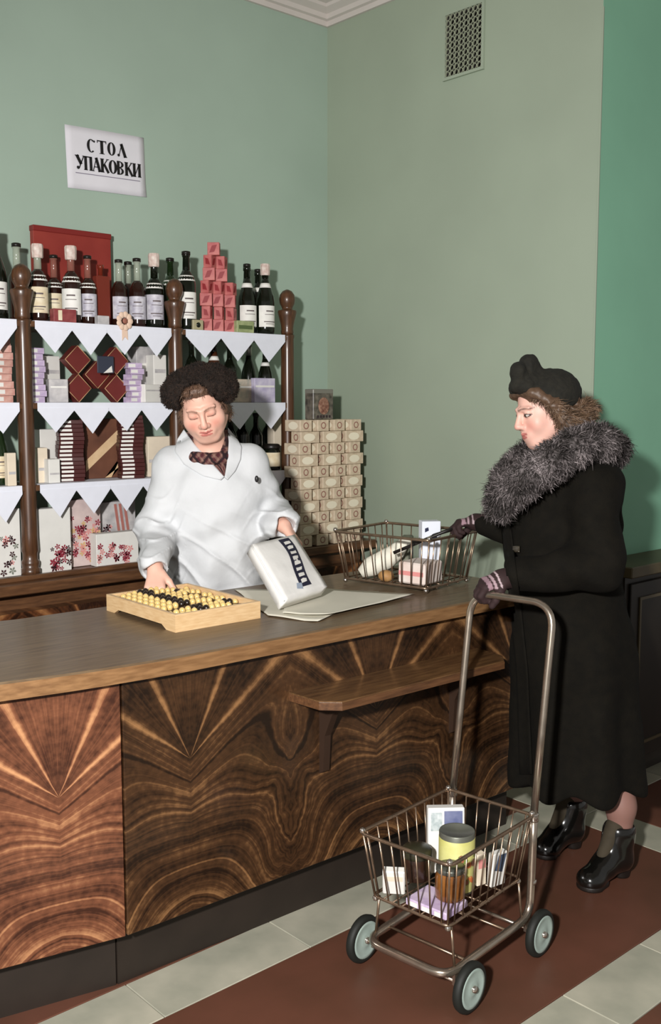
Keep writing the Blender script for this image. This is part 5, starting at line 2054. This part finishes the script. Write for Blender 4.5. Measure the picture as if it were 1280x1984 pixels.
mesh_np('fur_hat', vt - CB, qt, m_fur_d, ck)
m_furh = mat('dark_fur_hairs', (30, 20, 14), .9, attr='Col')
tufts('hat_hair', vt, qt, hat, 10000, .010, ck, CB, m_furh, two_tone((14, 8, 5), (52, 36, 26)), 8, droop=.3, width=.0010)
faceq = Sdf()
faceq.u(s_ell(hg(0, .080, -.020), (.066, .060, .094), HR), .01)
both = lambda P: np.minimum(hat(P) + .004, faceq(P))
tufts('hair_strand', vh, qh, hair, 3500, .016, ck, CB, mat('hair_strands', (80, 60, 46), .5, attr='Col'), two_tone((48, 32, 24), (122, 94, 74)), 9, droop=.8, width=.0009, avoid=both)
# plain shoes (hidden by the counter)
for s in (-1, 1):
    sh_ = Sdf()
    sh_.u(s_cap((-.425 + s * .088, 3.635, .045), (-.425 + s * .10, 3.46, .034), .044, .036), .03)
    sh_.cut(s_box((-.42, 3.55, -.05), (.4, .4, .05), 0), .004)
    a, b = sdf_mesh(sh_, (-.425 + s * .09 - .08, 3.38, -.02), (-.425 + s * .09 + .08, 3.72, .12), .006)
    mesh_np('shoe', a - CB, b, mat('black_leather', (20, 18, 16), .25, coat=.4), ck)

# ------------------------------------------------------------------ the customer with the cart
cu, UB = person('person in a long dark coat with silver fur collar pushing the cart', .84, 3.22)
fw_ = np.array([-.80, -.60, 0.0])                    # the way the body faces
sd_ = np.array([-.60, .80, 0.0])                     # towards the far shoulder
UR = frame_from((-.945, -.235, -.255), (-.255, 0, .96))
nose = V(997.5, 829, 3.185)
US = .98
UC = nose - UR @ (np.array([0, .116, -.029]) * US)
ub = Sdf()
head_prims(ub, UC, UR, US, 1.0, False)
neck = np.array([.735, 3.235, 1.355])
ub.u(s_cap(UC + UR @ np.array([0, -.030, -.055]), neck, .050, .055), .03)
chest = np.array([.775, 3.225, 1.17])
ub.u(s_ell(chest, (.13, .13, .17)), .05)
ub.u(s_cap(chest + sd_ * .15 + (0, 0, .13), chest - sd_ * .15 + (0, 0, .13), .05, .05), .05)
ub.u(s_cap((.79, 3.23, 1.05), (.815, 3.23, .80), .12, .14), .05)
# arms: near one to the cart handle, far one to the basket handle
hx = np.array(in_cart(.304, .108, .985)); gripN = np.array([hx @ VR, hx @ VF, hx[2]])
gx = np.array(in_basket(.012, -.196, .2145)); gripF = np.array([gx @ VR, gx @ VF, gx[2]])
NS = np.array([.815, 3.085, 1.290]); NE = np.array([.805, 2.985, 1.060]); NW = gripN + np.array([.082, .012, .046])
FS = np.array([.675, 3.355, 1.300]); FE = np.array([.690, 3.440, 1.110]); FW = gripF + np.array([.092, -.002, .022])
for a, b, c in ((NS, NE, NW), (FS, FE, FW)):
    ub.u(s_cap(a, b, .042, .036), .03)
    ub.u(s_cap(b, c, .036, .026), .02)
# legs, stockinged, into the boots
toeN, heelN = np.array([.800, 3.045, 0]), np.array([.985, 3.170, 0])
toeF, heelF = np.array([.705, 3.275, 0]), np.array([.880, 3.385, 0])
ank = []
for toe, heel in ((toeN, heelN), (toeF, heelF)):
    a = heel * .80 + toe * .20
    ank.append(a)
    hip = np.array([.815, 3.23, .80]) + (a - (ank[0])) * .4
    ub.u(s_cap(hip, (a * .9 + np.array([.815, 3.23, 0]) * .1) + (0, 0, .42), .085, .055), .03)
    ub.u(s_cap((a * .9 + np.array([.815, 3.23, 0]) * .1) + (0, 0, .42), a + (0, 0, .24), .052, .044), .03)
    ub.u(s_cap(a + (0, 0, .24), a + (0, 0, .09), .044, .034), .03)
    ub.u(s_cap(a + (0, 0, .085), toe * .8 + heel * .2 + (0, 0, .035), .034, .026), .03)
gN = Sdf(); gF = Sdf()
hN = dict(d=gripN + np.array([0, 0, .022]) - NW, n=(-.25, .15, -.95), side=-1, curls=[(.75, 1.25, .8)] * 4, sc=.92, thumb_curl=.55, thumb_out=.55, spread=.02, thumb_n=.7)
hF = dict(d=gripF + np.array([0, 0, .018]) - FW, n=(-.20, -.10, -.95), side=1, curls=[(.70, 1.2, .8)] * 4, sc=.90, thumb_curl=.5, thumb_out=.5, spread=.02, thumb_n=.7)
for S_, fat in ((ub, -.0035),):
    hand_prims(S_, NW, fat=fat, **hN)
    hand_prims(S_, FW, fat=fat, **hF)
vb, qb = sdf_mesh(ub, (.33, 2.86, 0), (1.10, 3.56, 1.66), .0036)
cc = face_colors(vb, UC, UR, US, (222, 176, 160), (178, 100, 94), (74, 54, 44), False, (212, 134, 122))
low = vb[:, 2] < .6
cc[low, :3] = np.array(lin((140, 104, 94)))[:3]
mesh_np('body', vb - UB, qb, m_skin, cu, cc)

# long coat
m_wool = mat('black_wool', (11, 9, 5), .9, spec=.2, rgb2=(17, 14, 8), scale=30, bump=.2, bscale=220)
cw_ = Sdf()
cw_.u(s_ell((.762, 3.225, 1.19), (.172, .165, .19)), .05)
cw_.u(s_cap(chest + sd_ * .155 + (0, 0, .125), chest - sd_ * .125 + (0, 0, .120), .075, .072), .06)
cw_.u(s_ell((.752, 3.225, 1.06), (.180, .165, .17)), .06)
cw_.u(s_cap((.775, 3.23, 1.00), (.800, 3.23, .72), .165, .190), .06)
cw_.u(s_cap((.800, 3.23, .72), (.822, 3.23, .30), .190, .212), .05)
cw_.u(s_cap(NS, NE, .080, .074), .04)
cw_.u(s_cap(NE, NW + (NE - NW) * .08, .074, .050), .035)
cw_.u(s_cap(FS, FE, .080, .072), .04)
cw_.u(s_cap(FE, FW + (FE - FW) * .04, .070, .046), .03)
cw_.cut(s_cap(NW + (NE - NW) * .04, NW + (NW - NE) * .25, .034, .05), .008)
cw_.cut(s_cap(FW, FW + (FW - FE) * .3, .034, .05), .008)
cw_.cut(s_box((.82, 3.23, .10), (.6, .6, .192), .0), .012)


def wool_folds(P):
    x, y, z = P.T
    ang = np.arctan2(y - 3.23, x - .81)
    low_ = np.clip((.98 - z) / .5, 0, 1)
    w = .017 * np.sin(ang * 7 + .6 + 1.0 * np.sin(z * 3)) * low_ ** 1.3
    w += .006 * np.sin(z * 46 + x * 34 + 2 * np.sin(y * 14)) * np.clip((z - .92) / .1, 0, 1) * np.clip((1.32 - z) / .1, 0, 1)
    w += .0035 * wav(P, 28, .4)
    return w


cw_.disp = wool_folds
vc, qc = sdf_mesh(cw_, (.42, 2.86, .24), (1.12, 3.58, 1.46), .0055)
mesh_np('long_coat', vc - UB, qc, m_wool, cu)
drape('coat_front_edge', m_wool, cu, UB, cw_, ([(968, 990), (975, 1060), (985, 1150), (1000, 1300), (1006, 1500)], [(985, 990), (994, 1060), (1006, 1150), (1022, 1300), (1030, 1500)]), .006, 6, 30, .004)
pb = V(1001, 1063, 3.06)
t_b = [V(1000, 1064, 3.05)]
drape('coat_button', mat('dark_button', (60, 54, 44), .25, coat=.5), cu, UB, cw_, ([(994, 1058), (994, 1070)], [(1006, 1058), (1006, 1070)]), .009, 5, 5, .006)

# fur collar
m_silver = mat('silver_fox_fur', (90, 84, 84), .8, attr='Col')
path = [V(966, 982, 3.06), V(988, 954, 3.03), V(1028, 922, 2.99), V(1068, 893, 2.98), V(1114, 866, 3.02), V(1158, 858, 3.10), V(1182, 874, 3.24),
        V(1160, 868, 3.38), V(1100, 866, 3.46), V(1040, 876, 3.46), V(1004, 896, 3.40), V(982, 922, 3.30), V(968, 952, 3.19)]
rad = [.034, .042, .045, .045, .047, .050, .052, .050, .046, .044, .040, .036, .034]
fur = Sdf()
for i in range(len(path) - 1):
    fur.u(s_cap(path[i], path[i + 1], rad[i], rad[i + 1]), .03)
fur.u(s_cap(path[-1], path[0], rad[-1], rad[0]), .03)
fur.disp = lambda P: .007 * wav(P, 62, .8) + .003 * wav(P, 170, .1)
vf, qf = sdf_mesh(fur, (.45, 2.86, 1.02), (1.05, 3.60, 1.52), .0062)


def fur_tone(P, n, rng):
    base = .5 + .5 * wav(P, 44, .5)
    r = rng.uniform(0, 1, n)
    t = np.clip(base * .55 + r * .65 - .28, 0, 1) ** 1.6
    c0, c1 = np.array(lin((30, 25, 22))), np.array(lin((176, 164, 164)))
    return c0 * (1 - t[:, None]) + c1 * t[:, None]


frng = np.random.default_rng(5)
mesh_np('fur_collar', vf - UB, qf, m_silver, cu, fur_tone(vf, len(vf), frng))


tufts('guard_hair', vf, qf, fur, 15000, .027, cu, UB, m_silver, fur_tone, 3, droop=.5)

# hair
m_hair2 = mat('light_brown_hair', (58, 42, 30), .5, rgb2=(104, 80, 62), scale=34, stretch=(40, 40, 10))
hr = Sdf()
ug = lambda x, y, z: UC + UR @ (np.array([x, y, z]) * US)
hr.u(s_ell(ug(0, -.020, .028), (.082, .096, .090), UR), .02)
hr.u(s_cap(ug(-.058, .060, .070), ug(.050, .070, .070), .017, .015), .02)
for s in (-1, 1):
    hr.u(s_cap(ug(s * .070, .042, .058), ug(s * .082, .006, .008), .017, .022), .02)
    hr.u(s_cap(ug(s * .084, .004, .006), ug(s * .080, -.020, -.050), .024, .030), .02)
    hr.u(s_cap(ug(s * .076, -.030, -.045), ug(s * .060, -.085, -.060), .032, .032), .02)
hr.u(s_cap(ug(-.045, -.098, -.030), ug(.045, -.098, -.030), .036, .036), .03)
hr.u(s_ell(ug(-.040, -.128, -.030), (.034, .030, .026), UR), .02)
hr.cut(s_ell(ug(0, .105, -.020), (.058, .078, .085), UR), .012)
hr.cut(s_ell(ug(-.07, .075, -.035), (.045, .060, .075), UR), .015)
hr.cut(s_ell(ug(.07, .075, -.035), (.045, .060, .075), UR), .015)


def curls_(P):
    q = (P - UC) @ UR
    return .0040 * np.sin(q[:, 2] * 190 + 3 * np.sin(q[:, 1] * 60)) * np.clip(-(q[:, 1] - .03) * 18, 0.1, 1) + .0022 * wav(P, 200, .6)


hr.disp = curls_
vh, qh = sdf_mesh(hr, UC - .20, UC + .17, .0036)
mesh_np('hair', vh - UB, qh, m_hair2, cu)

# draped felt hat with a knotted topper
m_felt = mat('black_felt', (20, 19, 13), .9, rgb2=(30, 28, 20), scale=50, bump=.3, bscale=150)
ht = Sdf()
ht.u(s_ell(ug(0, -.024, .040), (.096, .104, .087), UR), .02)
ht.u(s_cap(ug(-.046, .062, .090), ug(.046, .066, .090), .020, .020), .03)
ht.cut(s_ell(ug(0, .070, -.008), (.13, .110, .082), UR), .01)
ht.cut(s_ell(ug(0, -.05, -.085), (.13, .16, .078), UR), .02)
tp = [V(1003, 722, 3.17), V(1024, 708, 3.20), V(1020, 738, 3.19), V(1000, 748, 3.17)]
ht.u(s_ell(tp[0], (.026, .036, .036)), .012)
ht.u(s_ell(tp[1], (.028, .040, .034)), .012)
ht.u(s_ell(tp[2], (.040, .042, .028)), .02)
ht.u(s_ell(tp[3], (.024, .034, .022)), .012)
ht.u(s_cap(tp[1] + (0, 0, .006), V(1058, 748, 3.2), .024, .014), .02)
ht.disp = lambda P: .0022 * wav(P, 90, .5) + .0012 * wav(P, 260, .3)
vt, qt = sdf_mesh(ht, UC - .20, UC + .24, .0040)
mesh_np('felt_hat', vt - UB, qt, m_felt, cu)
faceu = Sdf()
faceu.u(s_ell(ug(0, .075, -.030), (.070, .060, .095), UR), .01)
bothu = lambda P: np.minimum(ht(P) - .004, faceu(P))
tufts('hair_strand', vh, qh, hr, 9000, .020, cu, UB, MATS['hair_strands'], two_tone((44, 32, 22), (128, 102, 80), 90), 11, droop=.7, width=.0009, flow=lambda P: np.tile(-UR[:, 1] * .9, (len(P), 1)), avoid=bothu)

# gloves with light stripes
m_glove = mat('striped_knit_glove', (40, 24, 24), .8, attr='Col')
for S_, W_, par, E_ in ((gN, NW, hN, NE), (gF, FW, hF, FE)):
    hand_prims(S_, W_, fat=.0022, **par)
    S_.u(s_cap(W_ + nrm(E_ - W_) * .045, W_ + nrm(par['d']) * .02, .034, .031), .015)
    a, b = sdf_mesh(S_, W_ - .16, W_ + .14, .0034)
    dd = nrm(par['d'])
    u = (a - W_) @ dd
    nn = np.array(par['n'], float); nn = nrm(nn - dd * (nn @ dd))
    back = ((a - W_) @ nn) < .006
    col = np.tile(np.array(lin((44, 26, 26)))[None], (len(a), 1))
    col[:, :3] *= (1 + .12 * wav(a, 300, .2))[:, None]
    for c0, hw, rgb in ((-.018, .0026, (178, 162, 164)), (.034, .0026, (172, 152, 156)), (.050, .0040, (160, 136, 142)), (.066, .0072, (146, 118, 126))):
        m_ = (np.abs(u - c0) < hw) & back
        col[m_] = np.array(lin(rgb))
    mesh_np('glove', a - UB, b, m_glove, cu, col)

# heeled ankle boots
m_patent = mat('patent_leather', (14, 13, 11), .12, coat=.8)
m_suede = mat('olive_suede', (58, 50, 36), .85, var=.15, scale=30)
for toe, heel, a_ in ((toeN, heelN, ank[0]), (toeF, heelF, ank[1])):
    dirf = nrm(toe - heel)
    lat = np.array([-dirf[1], dirf[0], 0])
    S_ = Sdf()
    S_.u(s_cap(heel + dirf * .045 + (0, 0, .062), heel + dirf * .12 + (0, 0, .058), .040, .036), .03)
    S_.u(s_cap(heel + dirf * .12 + (0, 0, .052), toe - dirf * .042 + (0, 0, .032), .038, .036), .03)
    S_.u(s_ell(toe - dirf * .045 + (0, 0, .026), (.046, .046, .030)), .02)
    S_.u(s_cap(heel + dirf * .050 + (0, 0, .07), a_ + (0, 0, .155), .044, .048), .03)
    S_.u(s_cap(heel + dirf * .085 + (0, 0, .09), a_ + dirf * .012 + (0, 0, .15), .038, .044), .03)
    S_.cut(s_cap(a_ + (0, 0, .172), a_ + (0, 0, .22), .038, .06), .006)
    S_.cut(s_box(heel * .5 + toe * .5 + (0, 0, -.04), (.3, .3, .052), 0), .004)
    S_.cut(s_ell(heel + dirf * .092, (.036, .036, .034)), .008)
    S_.cut(s_box(heel + dirf * .036, (.06, .06, .030), 0), .004)
    lo_, hi_ = np.minimum(toe, heel) - .09, np.maximum(toe, heel) + .09
    lo_[2], hi_[2] = -.01, .21
    a, b = sdf_mesh(S_, lo_, hi_, .0044)
    bt = mesh_np('boot', a - UB, b, m_patent, cu)
    # sole, heel and suede tongue
    so = Sdf()
    so.u(s_cap(heel + dirf * .145 + (0, 0, .006), toe - dirf * .045 + (0, 0, .006), .036, .046), .02)
    so.keep(s_box(heel * .5 + toe * .5 + (0, 0, .010), (.3, .3, .010), 0), .002)
    a, b = sdf_mesh(so, lo_, hi_, .0044)
    mesh_np('sole', a - UB, b, mat('dark_sole', (26, 20, 16), .5), bt)
    hl = Sdf()
    hl.u(s_cap(heel + dirf * .034 + (0, 0, .0), heel + dirf * .040 + (0, 0, .05), .028, .032), .01)
    hl.keep(s_box(heel + dirf * .036 + (0, 0, .03), (.05, .05, .030), 0), .002)
    a, b = sdf_mesh(hl, lo_, hi_, .0044)
    mesh_np('heel', a - UB, b, mat('dark_sole', (26, 20, 16), .5), bt)
    tg = Sdf()
    tg.u(s_cap(a_ + dirf * .024 + (0, 0, .176), heel + dirf * .125 + (0, 0, .094), .032, .020), .01)
    a, b = sdf_mesh(tg, lo_, hi_ + (0, 0, .02), .0044)
    mesh_np('suede_tongue', a - UB, b, m_suede, bt)
